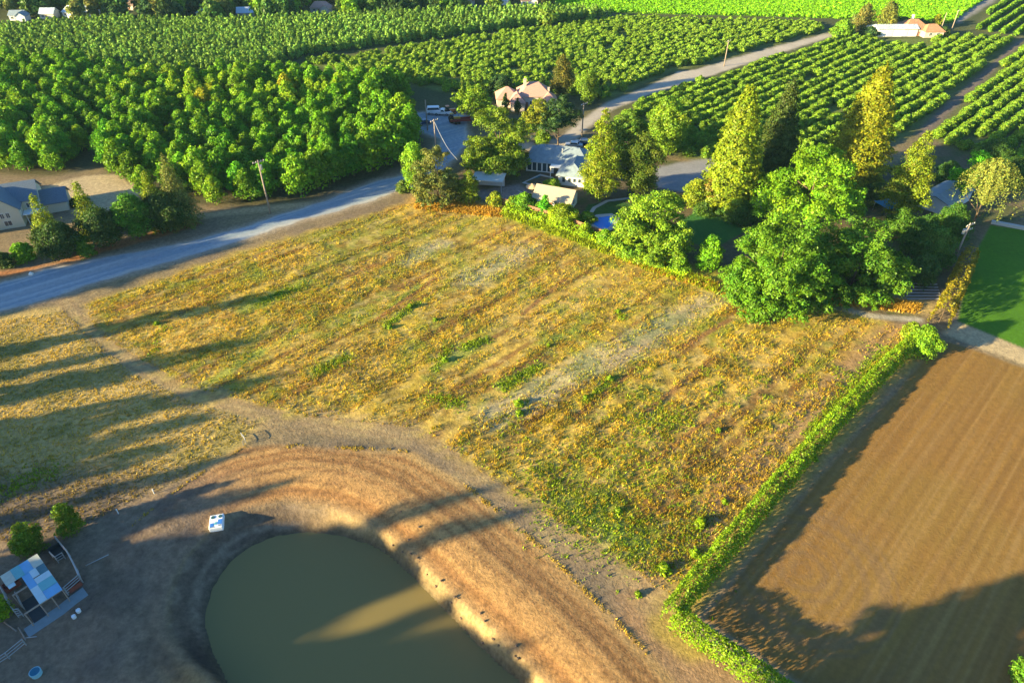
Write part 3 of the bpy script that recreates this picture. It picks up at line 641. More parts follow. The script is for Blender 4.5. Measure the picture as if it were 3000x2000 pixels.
for (bx, by), t, wd, lb in (((1062, 232), 178, 10, 'first thin cypress of the row left of the pink house'), ((1077, 234), 182, 11, 'second thin cypress of the row left of the pink house'), ((1093, 232), 172, 10, 'third thin cypress of the row left of the pink house'), ((1106, 230), 174, 11, 'fourth thin cypress of the row left of the pink house'),
                            ((1162, 256), 214, 13, 'dark thin cypress at the front door of the pink house'), ((1189, 262), 226, 12, 'thin dark cypress at the right of the pink house entrance'), ((1246, 215), 172, 11, 'thin cypress behind the right wing of the pink house'), ((1378, 232), 180, 14, 'dark thin cypress at the edge of the service road')):
    FT('thin_cypress', lb, 'tree', (bx, by), t, wd * 1.25, (.10, .15, .022) if 'row' in lb else T_DARK, 'cypress', .45, .02)
FT('columnar_tree', 'tall golden columnar tree right of the ranch house', 'tree', (1384, 458), 256, 96, T_GOLD, 'column', .40, .04)
FT('columnar_tree', 'dark green egg shaped tree behind the golden columnar tree', 'tree', (1474, 452), 304, 92, (.085, .11, .02), 'oval', .42, .03)
FT('lime_tree', 'tall loose lime tree behind the dark egg shaped tree', 'tree', (1530, 358), 228, 92, (.145, .205, .022), 'oval', .5, .05)
FT('shade_tree', 'broad green tree behind the golden columnar tree', 'tree', (1440, 345), 262, 90, (.085, .135, .025), 'lobed', .5, .05)
FT('redwood_tree', 'tall golden redwood with tiered branches beside the driveway', 'tree', (1696, 478), 204, 132, T_GOLD, 'conifer', .56, .03, gap=1.5, droop=.10, power=.52, dens=1.5)
FT('redwood_tree', 'dark redwood half hidden behind the tall golden one', 'tree', (1792, 434), 192, 120, (.05, .065, .02), 'conifer', .5, .03, gap=1.15, power=.7)
FT('redwood_tree', 'amber topped redwood standing alone in front of the orchard rows', 'tree', (1992, 422), 160, 150, T_AMBER, 'conifer', .56, .03, gap=1.4, droop=.10, power=.62, dens=1.5)
FT('columnar_tree', 'golden columnar tree behind the blue tarp', 'tree', (2096, 498), 306, 100, (.15, .17, .018), 'column', .42, .04)
FT('lime_tree', 'big bright lime tree in the middle of the right garden', 'tree', (1868, 520), 340, 225, (.125, .215, .014), 'lobed', .5, .08, ncl=7, rc=13)
FT('lime_tree', 'bright green tree behind the golden willow', 'tree', (2228, 470), 350, 84, (.085, .24, .015), 'lobed', .44, .08)
FT('willow_tree', 'golden weeping willow beside the green lawn', 'tree', (2268, 520), 368, 140, (.165, .165, .05), 'willow', .36, .05)
FT('oak_tree', 'left of the two huge spreading trees beside the dry field', 'tree', (1798, 690), 506, 230, (.080, .150, .014), 'lobed', .46, .0, ncl=9, rc=17)
FT('oak_tree', 'right of the two huge spreading trees beside the dry field', 'tree', (1974, 668), 514, 188, (.075, .138, .016), 'lobed', .46, .0, ncl=8, rc=16)
FT('lime_tree', 'lime green bushy tree beside the blue trampoline pool', 'tree', (1500, 582), 446, 172, (.14, .205, .022), 'lobed', .46, .03, ncl=7)
FT('shrub', 'bright green shrub left of the huge spreading trees', 'shrub', (1632, 612), 542, 66, T_BRIGHT, 'dome', .36, .02)
FT('small_tree', 'small brown leaved tree beside the driveway end', 'tree', (1634, 480), 406, 46, (.20, .14, .05), 'oval', .36, .1)
FT('small_tree', 'small yellow green tree left of the brown leaved one', 'tree', (1598, 478), 412, 54, (.17, .19, .02), 'broad', .36, .08)
for b, t, wd, c, lb in (((1345, 545), 512, 34, (.16, .22, .015), 'yellow green shrub on the fence below the blue pool'), ((1390, 562), 528, 40, (.13, .21, .015), 'green shrub at the right end of the wooden fence'), ((1440, 590), 552, 44, (.15, .2, .015), 'leafy shrub below the left side of the bushy lime tree'), ((1560, 622), 580, 50, (.12, .2, .015), 'leafy shrub between bushy lime tree and bright shrub'), ((1176, 476), 452, 30, (.15, .19, .02), 'small golden shrub inside the start of the fence'), ((1205, 480), 444, 54, (.10, .20, .02), 'round shrub at the left end of the tan roofed cottage'), ((1252, 494), 448, 32, (.075, .25, .015), 'vivid green upright shrub before the tan roofed cottage'), ((1292, 512), 472, 74, (.19, .24, .015), 'yellow green round shrub under the cottage wall'),
                      ((1238, 486), 464, 28, (.12, .2, .03), 'small pale shrub next to the vivid green one'), ((1046, 462), 404, 40, (.13, .15, .025), 'olive shrub right of the grey green corner tree'), ((1078, 464), 392, 46, (.15, .18, .02), 'tall lime shrub beside the flat roofed carport'), ((1138, 472), 440, 36, (.19, .20, .02), 'golden shrub at the end of the wooden fence'),
                      ((1270, 432), 412, 40, (.13, .2, .02), 'round shrub beside the small back pool'), ((1320, 412), 398, 22, (.14, .23, .02), 'small lime shrub at the ranch house corner'), ((1350, 508), 488, 40, (.15, .2, .02), 'low shrub by the big blue pool'), ((1470, 480), 452, 40, T_DARK, 'dark shrub at the foot of the golden columnar tree'), ((1560, 470), 448, 30, T_DARK, 'dark shrub at the end of the driveway'),
                      ((1640, 470), 440, 40, T_DARK, 'dark shrub under the tall golden redwood'), ((1700, 500), 462, 100, (.045, .085, .02), 'wide dark shrub behind the garden lawn'), ((1620, 488), 462, 60, (.05, .09, .02), 'dark shrub between garden lawn and brown leaved tree'), ((1755, 520), 480, 50, (.05, .085, .022), 'dark shrub right of the garden lawn'), ((2120, 590), 498, 84, (.045, .095, .02), 'dark shrub right of the huge spreading trees'),
                      ((2150, 612), 526, 92, (.05, .10, .025), 'second dark shrub beside the utility pole'), ((2070, 545), 480, 66, (.06, .12, .02), 'mid green shrub in front of the blue tarp'), ((2185, 560), 468, 84, (.05, .10, .02), 'dark shrub below the golden willow'), ((2122, 650), 586, 70, (.05, .09, .03), 'dark shrub by the striped gravel yard'), ((2010, 470), 420, 60, (.05, .08, .025), 'dark shrub under the amber topped redwood'),
                      ((2085, 420), 375, 46, (.07, .11, .05), 'grey green shrub left of the golden columnar tree'), ((2180, 420), 372, 60, (.05, .10, .03), 'dark shrub at the lower end of the dirt lane'), ((2330, 420), 365, 90, (.04, .08, .025), 'wide dark tree behind the golden willow'), ((2290, 370), 320, 70, (.045, .09, .025), 'dark tree at the foot of the right orchard rows'), ((1440, 495), 474, 30, (.06, .10, .03), 'small dark shrub beside the curved garden path'),
                      ((925, 440), 415, 34, (.09, .12, .03), 'low shrub at the end of the dirt road'), ((1245, 330), 296, 40, (.12, .18, .02), 'small bright shrub under the blue green tree'), ((1870, 470), 420, 80, (.05, .09, .022), 'dark tree behind the big bright lime tree')):
    FT('shrub', lb, 'shrub', b, t, wd, c, 'dome', .34, .02)
# bushes at the lower left, round bush at the hedge end
FT('shrub', 'round green bush beside the livestock shed', 'shrub', (58, 1264), 1206, 66, (.075, .125, .010), 'dome', .26, .02)
FT('shrub', 'taller green bush right of the round one by the shed', 'shrub', (150, 1218), 1160, 56, (.075, .125, .010), 'dome', .26, .02)
FT('shrub', 'green bush cut by the left frame edge below the shed', 'shrub', (-10, 1412), 1360, 50, (.14, .20, .012), 'dome', .26, .02)
FT('shrub', 'round lime bush at the upper end of the long hedge', 'shrub', (2126, 810), 752, 72, (.13, .21, .018), 'dome', .30, .02)
FT('shrub', 'low lime bush left of the round one at the hedge end', 'shrub', (2096, 778), 742, 44, (.16, .2, .02), 'dome', .30, .02)
FT('shrub', 'green bush cut by the lower right corner', 'shrub', (2362, 1562), 1520, 60, (.09, .17, .02), 'dome', .26, .02)

# hedges
def sweep_hedge(name, label, cat, line, wd, h, ls, tint, seed, dens=3.2):
    rng = np.random.default_rng(seed); pts = np.array(resample(line, .25)); d = np.gradient(pts, axis=0); d /= np.linalg.norm(d, axis=1)[:, None]
    L = len(pts) * .25; n = int(L * (wd + 2 * h) * dens / ls ** 2 * .55); i = rng.integers(0, len(pts), n); a = rng.uniform(-.15, math.pi + .15, n)
    s_ = i * .25; wob = 1 + .22 * (noise(s_ / 2.2, a * 1.4, seed) - .5) + .18 * (noise(s_ / .8, a * 2.4, seed + 1) - .5)
    sup = lambda c: np.sign(c) * np.abs(c) ** .6
    q = sup(np.cos(a)) * wd / 2 * wob * rng.uniform(.85, 1.06, n); z = np.maximum(sup(np.sin(a)), -.05) * h * wob * rng.uniform(.88, 1.05, n)
    nx_, ny_ = -d[i, 1], d[i, 0]; X = pts[i, 0] + nx_ * q + rng.normal(0, .07, n); Y = pts[i, 1] + ny_ * q + rng.normal(0, .12, n)
    P = np.stack([X, Y, z + terrain(X, Y)], 1); N = np.stack([nx_ * np.cos(a), ny_ * np.cos(a), np.sin(a)], 1) + .75 * rng.normal(size=(n, 3))
    tone = .8 + .45 * noise(s_ / 1.3, a * 2, seed + 2); C = leaf_tint(rng, n, None, .22) * tone[:, None]
    root = thing(name, label, cat, (0, 0, 0))
    o = obj('foliage', leaf_mesh('foliage', rng, P, N, ls * rng.uniform(.7, 1.3, n), C), LEAF, root); o.color = (*tint, 1)
    mb = MB(); ww = wd * .3                            # the woody core seen through the gaps
    for p, q_ in zip(resample(line, 1.2)[:-1], resample(line, 1.2)[1:]): mb.tube((*p, .0), (p[0], p[1], h * .75), .05, .03, 5)
    mb.build('stems', BARK, root); return root
sweep_hedge('hedge', 'long clipped green hedge around the tilled field', 'hedge', HEDGE, 2.3, 2.6, .22, (.135, .195, .012), 31, 5.0)
sweep_hedge('hedge', 'orange brown hedge between the green lawn and the dry field', 'hedge', PV((2216, 612), (2200, 650), (2178, 700), (2150, 752)), 3.0, 4.2, .32, (.17, .125, .016), 32)
sweep_hedge('hedge', 'low yellow green hedge along the wooden garden fence', 'hedge', [(x + 1.2, y - 2.3) for x, y in PV((1150, 474), (1220, 492), (1300, 520), (1400, 558), (1480, 592), (1560, 622))], 2.8, 1.45, .30, (.22, .30, .014), 33, 2.2)

# ------------------------------------------------------------------ grass and weeds
def tufts(name, label, X, Y, h, wd, col, seed, blades=5):
    rng = np.random.default_rng(seed); n = len(X); m = n * blades; i = np.repeat(np.arange(n), blades)
    bx = X[i] + rng.normal(0, 1, m) * wd[i] * .5; by = Y[i] + rng.normal(0, 1, m) * wd[i] * .5; bz = terrain(X, Y)[i] - .03
    a = rng.uniform(0, 2 * math.pi, m); hw = wd[i] * rng.uniform(.18, .4, m); hh = h[i] * rng.uniform(.5, 1.2, m)
    lx = rng.normal(0, .45, m) * hh; ly = rng.normal(0, .45, m) * hh
    dx, dy = np.cos(a) * hw, np.sin(a) * hw
    v = np.stack([np.stack([bx - dx, by - dy, bz], 1), np.stack([bx + dx, by + dy, bz], 1), np.stack([bx + lx, by + ly, bz + hh], 1)], 1).reshape(-1, 3)
    c = np.repeat(col[i] * rng.normal(1, .16, m).clip(.5, 1.6)[:, None], 3, 0)
    return kind(obj(name, amesh(name, v, np.arange(m * 3).reshape(-1, 3), c), GRASS), 'stuff', label)
rng = np.random.default_rng(77)
def scatter(poly, n, inset=.3):
    xs = [p[0] for p in poly]; ys = [p[1] for p in poly]; X = rng.uniform(min(xs), max(xs), n); Y = rng.uniform(min(ys), max(ys), n)
    k = sdist(poly, X, Y) < -inset; return X[k], Y[k]
X, Y = scatter(field, 150000)
s_ = X * ca + Y * sa; p = -X * sa + Y * ca
k = (.7 * noise(s_ / 20, p / 1.3, 24) + .6 * fbm(X / 2.5, Y / 2.5, 91) + rng.uniform(-.2, .2, len(X))) > .60; X, Y = X[k], Y[k]
gc = ground_color(X, Y); gcol = gc * np.array((1.2, 1.25, .95)) * rng.normal(1, .18, len(X)).clip(.5, 1.6)[:, None]
y_ = rng.uniform(size=len(X)); gcol = np.where((y_ > .82)[:, None], np.array((.24, .27, .03)), gcol); gcol = np.where((y_ < .18)[:, None], np.array((.44, .28, .055)), gcol)
tufts('dry_grass', 'dry golden grass tufts covering the field', X, Y, rng.uniform(.14, .42, len(X)) * (.7 + .7 * noise(X / 6, Y / 6, 94)), rng.uniform(.11, .24, len(X)), gcol, 5, 4)
X, Y = scatter(PV((960, 985), (1250, 900), (1700, 760), (1980, 860), (1640, 1260), (1545, 1370), (1420, 1290), (1150, 1110)), 15000, .5); k_ = fbm(X / 1.6, Y / 1.6, 95, 3) > .52; X, Y = X[k_], Y[k_]; u_ = fbm(X / 3.5, Y / 3.5, 96)[:, None] + rng.normal(0, .06, len(X))[:, None]
gcol = np.where(u_ > .535, np.array((.20, .25, .02)), np.where(u_ > .42, np.array((.44, .31, .035)), np.array((.30, .19, .04)))) * rng.normal(1, .2, len(X)).clip(.5, 1.6)[:, None]
tufts('coarse_grass', 'coarser orange and lime tufts in the lower half of the field', X, Y, rng.uniform(.2, .5, len(X)), rng.uniform(.16, .34, len(X)), gcol, 13, 5)
lgp = PV((0, 735), (150, 712), (300, 850), (430, 915), (600, 968), (550, 1020), (420, 1105), (200, 1205), (0, 1250)) + [(-110, 45), (-105, 85)]
X, Y = scatter(lgp, 30000); gc = ground_color(X, Y)
tufts('rough_grass', 'rough yellow grass on the shaded slope by the pond', X, Y, rng.uniform(.12, .3, len(X)), rng.uniform(.15, .4, len(X)), gc * np.array((1.05, 1.08, .85)), 6, 4)
def weed_patches(spots, n, seed):
    r = np.random.default_rng(seed); xs, ys = [], []
    for (a, b, wd, cnt) in spots:
        A, B = np.array(V(*a)), np.array(V(*b)); t = r.uniform(0, 1, cnt)[:, None]; q = A + (B - A) * t + r.normal(0, wd * .5, (cnt, 2)); xs.append(q[:, 0]); ys.append(q[:, 1])
    return np.concatenate(xs), np.concatenate(ys)
sp = [((885, 750), (960, 695), .8, 180), ((1150, 890), (1240, 840), 1.2, 380), ((1340, 925), (1410, 870), .8, 150), ((1300, 1160), (1420, 1230), 7, 420), ((1420, 1240), (1580, 1270), 5.5, 330), ((1560, 1250), (1620, 1180), 2.6, 300), ((1240, 1060), (1320, 1200), 5, 300), ((1400, 1000), (1560, 1150), 8, 380),
      ((1000, 850), (1030, 800), .9, 130), ((720, 860), (800, 820), 1.2, 220), ((1900, 950), (2040, 800), 1.6, 700), ((990, 910), (1060, 930), 1.6, 220), ((580, 700), (700, 655), 1.5, 260), ((1420, 715), (1430, 735), .8, 60), ((1850, 1000), (1930, 920), .9, 260), ((340, 830), (380, 745), 1, 60), ((1500, 1300), (1540, 1310), 1, 90), ((0, 1130), (120, 1080), 2.4, 300), ((1450, 990), (1560, 960), 3, 300), ((1060, 800), (1120, 780), 1.2, 200)]
X, Y = weed_patches(sp, 0, 12)
tufts('green_weeds', 'patches of low green weeds across the dry field', X, Y, rng.uniform(.12, .38, len(X)), rng.uniform(.16, .42, len(X)), np.array((.20, .29, .014)) * rng.normal(1, .25, len(X)).clip(.4, 1.7)[:, None], 7, 5)
X, Y = scatter(PV((1160, 470), (1240, 492), (1400, 555), (1500, 596), (1640, 645), (1650, 675), (1500, 625), (1380, 580), (1240, 525), (1150, 495)), 9000, 0)
tufts('tall_grass', 'tall yellow green grass below the wooden fence', X, Y, rng.uniform(.4, 1.0, len(X)), rng.uniform(.3, .6, len(X)), np.array((.24, .30, .016)) * rng.normal(1, .25, len(X)).clip(.4, 1.7)[:, None] * np.where(rng.uniform(size=len(X)) > .8, 1.2, 1)[:, None], 8, 5)
X, Y = scatter(PV((960, 462), (1100, 470), (1150, 480), (1150, 500), (1050, 488), (950, 478)), 2500, 0); X2, Y2 = scatter(PV((1450, 585), (1560, 615), (1650, 650), (1650, 668), (1540, 640), (1440, 602)), 2500, 0); X3, Y3 = scatter(PV((1860, 690), (2010, 682), (2120, 700), (2100, 720), (1990, 705), (1880, 700)), 2500, 0)
X = np.concatenate([X, X2, X3]); Y = np.concatenate([Y, Y2, Y3])
tufts('straw_grass', 'bleached orange straw along the upper edge of the field', X, Y, rng.uniform(.3, .7, len(X)), rng.uniform(.25, .5, len(X)), np.array((.46, .27, .06)) * rng.normal(1, .2, len(X)).clip(.5, 1.6)[:, None], 9, 5)
X, Y = scatter([(x, y) for x, y in berm] + [(x + .1, y + .8) for x, y in berm[::-1]], 60000, 0); k_ = fbm(X / 2.5, Y / 2.5, 93) > .5; X, Y = X[k_], Y[k_]
tufts('verge_grass', 'thin straw line along the edge of the tilled dam', X[:900], Y[:900], rng.uniform(.1, .28, 900), rng.uniform(.15, .3, 900), np.array((.40, .29, .07)) * rng.normal(1, .2, 900).clip(.5, 1.6)[:, None], 10, 4)
WPR = tree_protos(3, 640, .55, .8, .22, 8, .5, P_DOME, .0, 1.8)
for x, y, s, lb in ((942, 706, 1.3, 'lime weed clump at the top of the short green strip in the field'), (895, 752, 1.0, 'lime weed clump at the lower end of the short green strip'), (1190, 930, 1.5, 'bright weed clump beside the pale dug patch in the field'), (1192, 950, 1.3, 'bright weed clump just below its neighbour by the dug patch'), (1420, 716, 1.0, 'weed clump at the right end of the pale strip'), (1400, 872, 1.1, 'weed clump at the top of the thin green line'),
                    (1345, 915, 1.0, 'weed clump at the bottom of the thin green line'), (1022, 830, 1.1, 'solitary lime weed clump in the orange middle of the field'), (1420, 1175, 1.1, 'weed clump near the dam side of the field'), (1608, 1205, 1.8, 'largest bright weed clump near the hedge corner'), (1595, 1275, 1.4, 'dark green weed clump just above the hedge corner'), (1525, 1308, 1.6, 'low weed clump on the bare track corner'), (1664, 1155, .9, 'small weed clump on the bare strip by the hedge'),
                    (1870, 1055, 1.0, 'weed clump beside the long hedge'), (360, 745, 1.1, 'yellow weed clump at the left end of the field'), (1000, 735, .9, 'yellow green weed clump right of the short green strip'), (1465, 1365, .9, 'tiny weed clump alone on the bare corner track'), (1260, 795, .9, 'faint weed clump in the centre of the field'), (1650, 990, 1.1, 'weed clump beside the tyre line in the lower field')):
    gx_, gy_ = V(x, y); o = obj('weed_plant', WPR[int(x) % 3], LEAF, None, (gx_, gy_, Z(gx_, gy_) - .05)); o.scale = (s, s, s * .65); o.color = (.17, .23, .012, 1); tag(o, lb, 'weed')
# ------------------------------------------------------------------ buildings
GLASS = pm('window_glass', (.03, .05, .07), .08, .1, 2, spec=.8)
WHITE = pm('white_paint', (.78, .77, .72), .6, .06, 3); CREAM = pm('cream_siding', (.62, .58, .46), .7, .08, 3, wave=('Z', 2.4))
SLATE = pm('slate_shingle', (.13, .17, .21), .7, .25, 3, wave=('Z', 3.0)); GREYR = pm('grey_shingle', (.22, .28, .32), .75, .35, 1.2, wave=('Z', 3.0))
PINKR = pm('pink_tile', (.52, .29, .23), .75, .2, 2.5, wave=('X', 2.6)); ORANGER = pm('orange_tile', (.42, .22, .12), .75, .2, 2, wave=('X', 2.6)); TANR = pm('tan_shingle', (.42, .34, .24), .8, .12, 2, wave=('Z', 2.5))
STUCCO = pm('stucco', (.55, .47, .40), .85, .1, 4); PALEW = pm('pale_wall', (.55, .58, .60), .8, .08, 3); WOOD = pm('weathered_wood', (.30, .15, .09), .85, .3, 3, wave=('X', 4))
METALR = pm('metal_sheet', (.55, .64, .70), .35, .1, 2, spec=.5, metal=.3, wave=('X', 5)); CONC = pm('concrete', (.42, .41, .39), .9, .12, 3); DARKM = pm('dark_metal', (.04, .045, .05), .5, .2, 3)
TIMBER = pm('pole_timber', (.30, .24, .19), .9, .25, 5); STEEL = pm('galvanised_pipe', (.40, .41, .41), .45, .1, 4, metal=.5); RUBBER = pm('rubber', (.02, .02, .02), .8, .1, 4)
BRICK = pm('chimney_brick', (.50, .42, .34), .9, .2, 6); BROWNR = pm('brown_shingle', (.22, .15, .11), .8, .25, 2, wave=('Z', 3)); BLUEP = pm('blue_tarp', (.05, .25, .42), .5, .15, 2, bump=.3)

def gable(root, x0, x1, y0, y1, h, rh, wallm, roofm, axis='x', over=.5, z0=0.0, hip=0.0, th=.18):
    """one wing: wall with gable ends and a pitched roof; axis = ridge direction"""
    def P(a, b, z): return (a, b, z) if axis == 'x' else (b, a, z)
    a0, a1, b0, b1 = (x0, x1, y0, y1) if axis == 'x' else (y0, y1, x0, x1)
    bm = (b0 + b1) / 2; mb = MB(); hp = min(hip, (a1 - a0) / 2 - .05)
    pts = [P(a0, b0, z0), P(a1, b0, z0), P(a1, b1, z0), P(a0, b1, z0), P(a0, b0, z0 + h), P(a1, b0, z0 + h), P(a1, b1, z0 + h), P(a0, b1, z0 + h)]
    fs = [(0, 1, 5, 4), (2, 3, 7, 6), (1, 2, 6, 5), (3, 0, 4, 7), (4, 5, 6, 7)]
    mb.add(pts, fs)
    if not hp: mb.add([P(a0, b0, z0 + h), P(a0, b1, z0 + h), P(a0, bm, z0 + h + rh)], [(0, 1, 2)]); mb.add([P(a1, b0, z0 + h), P(a1, b1, z0 + h), P(a1, bm, z0 + h + rh)], [(0, 1, 2)])
    mb.build('wall', wallm, root)
    half = (b1 - b0) / 2; sl = rh / half; e = z0 + h - over * sl + .03; r = z0 + h + rh + .03
    A0, A1 = a0 - over, a1 + over; B0, B1 = b0 - over, b1 + over
    lo = [P(A0, B0, e), P(A1, B0, e), P(A1, B1, e), P(A0, B1, e)]; ri = [P(A0 + (hp + over if hp else 0), bm, r), P(A1 - (hp + over if hp else 0), bm, r)]
    mb = MB(); top = [Vector(p) + Vector((0, 0, th)) for p in lo + ri]; bot = [Vector(p) for p in lo + ri]
    q = [(0, 1, 5, 4), (2, 3, 4, 5), (3, 0, 4), (1, 2, 5)]
    mb.add(top, q if hp else q[:2]); mb.add(bot, [tuple(reversed(f)) for f in (q if hp else q[:2])])
    for i in range(4):
        j = (i + 1) % 4
        if hp or i in (0, 2): mb.add([bot[i], bot[j], top[j], top[i]], [(0, 1, 2, 3)])
    if not hp:
        for (i, k, j) in ((3, 4, 0), (1, 5, 2)):
            mb.add([bot[i], bot[k], top[k], top[i]], [(0, 1, 2, 3)]); mb.add([bot[k], bot[j], top[j], top[k]], [(0, 1, 2, 3)])
    return mb.build('roof', roofm, root)
def window(root, x, y, z, wd, ht, face, frame=WHITE, bars=1):
    """window on a wall whose outward direction is face: +x -x +y -y"""
    ax = {'+x': 90, '-x': -90, '+y': 180, '-y': 0}[face]
    mb = MB(); t = .09
    for a, b, c, d in ((-wd / 2 - t, -wd / 2, -t, ht + t), (wd / 2, wd / 2 + t, -t, ht + t), (-wd / 2, wd / 2, -t, 0), (-wd / 2, wd / 2, ht, ht + t)): mb.box(a, b, -.09, .0, c, d)
    for k in range(bars): q = -wd / 2 + wd * (k + 1) / (bars + 1); mb.box(q - .03, q + .03, -.085, 0, 0, ht)
    f = mb.build('window', frame, root, (x, y, z)); f.rotation_euler.z = R_(ax)
    MB().box(-wd / 2, wd / 2, -.05, -.02, .002, ht - .002).build('pane', GLASS, f); return f
def door(root, x, y, z, wd, ht, face, m):
    d = MB().box(-wd / 2, wd / 2, -.07, 0, 0, ht).build('door', m, root, (x, y, z)); d.rotation_euler.z = R_({'+x': 90, '-x': -90, '+y': 180, '-y': 0}[face])
    MB().tube((wd * .38, -.12, 1), (wd * .38, -.06, 1), .05).build('handle', DARKM, d); return d
def chimney(root, x, y, z0, z1, s=.8, m=BRICK):
    MB().box(x - s / 2, x + s / 2, y - s / 2, y + s / 2, z0, z1).box(x - s / 2 - .1, x + s / 2 + .1, y - s / 2 - .1, y + s / 2 + .1, z1, z1 + .15).build('chimney', m, root)

# white two storey house at the left edge
hx, hy = V(14, 512)
r = thing('white_house', 'two storey white house with blue slate gables at the left edge', 'house', (hx, hy), R_(24)); r.scale = (.82, .82, .82)
gable(r, -9, 9, 0, 9, 5.4, 3.2, CREAM, SLATE, 'x'); gable(r, -1.8, 5.0, -4.2, 3, 5.2, 3.3, CREAM, SLATE, 'y'); gable(r, -9.5, -3.0, -6.0, 2, 4.6, 2.8, CREAM, SLATE, 'y')
gable(r, 8.6, 15, 1.5, 8.5, 2.9, 2.4, CREAM, SLATE, 'x')
for x in (1.0, 2.3): window(r, x, -4.2, 3.0, .8, 1.3, '-y')
window(r, 1.6, -4.2, .9, 1.6, 1.3, '-y'); window(r, 6.8, 0, 3.2, 1.2, 1.2, '-y'); window(r, -6.2, -6, 2.9, 1.2, 1.2, '-y'); window(r, 5.0, -2, 3.0, .9, 1.2, '+x'); door(r, 6.6, 0, .1, 1, 2.1, '-y', WOOD); window(r, -9.5, -3, 2.6, 1.1, 1.2, '-x')
MB().tube((5.9, -3.0, 0), (5.9, -3.0, 2.6), .1).tube((9.5, -3.0, 0), (9.5, -3.0, 2.6), .1).box(5.2, 10, -3.4, -.05, 2.6, 2.75).build('porch', WHITE, r)
# pink tiled house
hx, hy = V(1196, 250); r = thing('pink_house', 'house with hipped pink tile roofs among thin cypresses', 'house', (hx, hy), R_(4)); r.scale = (.74, .74, .8)
gable(r, -.5, 12, 0, 11, 4.6, 3.6, STUCCO, PINKR, 'x', hip=4.5); gable(r, -9.5, -.8, 1, 10, 3.6, 3.0, STUCCO, PINKR, 'x', hip=4); gable(r, -4.2, 1.2, -3.5, 4, 3.4, 2.6, STUCCO, PINKR, 'y', hip=2.4); gable(r, 8, 14.5, -2.5, 5, 3.2, 2.4, STUCCO, PINKR, 'y', hip=2.6)
chimney(r, 2.0, 4.2, 5, 9.6, 1.1); chimney(r, 11.5, 2.2, 3, 6.9, .7)
for x in (-2.6, -.6): window(r, x, -3.5, 1, 1.0, 1.6, '-y')
window(r, 4.6, 0, 1, 1.8, 1.8, '-y', bars=2); window(r, 11, -2.5, 1, 1.6, 1.5, '-y'); window(r, -7, 1, 1, 1.6, 1.5, '-y'); door(r, 2.5, 0, .1, 1.2, 2.3, '-y', WOOD)
# ranch house
hx, hy = V(1205, 398); r = thing('ranch_house', 'low ranch house with grey shingle roof and white wing by the back pool', 'house', (hx, hy), R_(-14))
gable(r, 0, 15.5, 1.5, 10.5, 2.8, 2.5, PALEW, GREYR, 'x', hip=3.2); gable(r, 9.2, 15.5, -4.6, 5, 2.7, 2.0, WHITE, GREYR, 'y', hip=2.6)
for i in range(5): window(r, .9 + i * 1.25, 1.5, .35, .95, 2.1, '-y', bars=0)
MB().box(6.4, 9.1, -.9, 1.4, 2.55, 2.7).tube((6.6, -.7, 0), (6.6, -.7, 2.55), .09).tube((8.9, -.7, 0), (8.9, -.7, 2.55), .09).build('porch', WHITE, r)
door(r, 7.8, 1.5, .05, 1.6, 2.1, '-y', DARKM); window(r, 10.6, -4.6, .9, .7, 1.4, '-y', bars=0)
for x in (12, 13.2, 14.4): window(r, x, -4.6, 1.1, .7, .9, '-y', bars=0)
for x, y in ((4, 5.5), (8.5, 4.2)): MB().tube((x, y, 3.6), (x, y, 5.6), .14).build('vent_pipe', STEEL, r)
# flat roofed carport, cottage, small sheds
hx, hy = V(1088, 440); r = thing('carport', 'carport with pale flat metal roof beside the dirt yard', 'carport', (hx, hy), R_(-10))
MB().box(-.4, 7.0, -.4, 4.4, 3.0, 3.18).build('roof', METALR, r)
for x, y in ((0, 0), (6.6, 0), (0, 4), (6.6, 4)): MB().tube((x, y, 0), (x, y, 3), .1).build('post', STEEL, r)
MB().box(0, 6.6, 3.9, 4.0, 0, 2.9).build('wall', PALEW, r)
hx, hy = V(1226, 476); r = thing('cottage', 'small white cottage with a tan gable roof facing the field', 'cottage', (hx, hy), R_(-22))
gable(r, 0, 8.4, 0, 5.6, 2.6, 1.7, WHITE, TANR, 'x', .45)
window(r, 2, 0, 1, 1.0, 1.0, '-y'); window(r, 5.6, 0, 1, 1.2, 1.0, '-y'); door(r, 3.9, 0, .03, .9, 2.0, '-y', WOOD); window(r, 8.4, 2.8, 1, 1.0, 1.1, '+x'); window(r, 0, 2.8, 1, 1.0, 1.1, '-x')
hx, hy = V(1738, 478); r = thing('garden_shed', 'small blue roofed shed half hidden under the redwood', 'shed', (hx, hy), R_(-15)); gable(r, 0, 4.5, 0, 3.2, 2.2, 1.0, PALEW, METALR, 'x', .25); door(r, 2, 0, .03, .9, 1.9, '-y', WOOD)
hx, hy = V(2156, 478); r = thing('garage', 'blue grey flat roofed garage in the shade by the dirt lane', 'garage', (hx, hy), R_(38))
gable(r, -3, 9, -2.5, 3.5, 2.6, .9, PALEW, GREYR, 'x', .3); door(r, 2.4, -2.5, .03, 2.6, 2.2, '-y', WHITE)
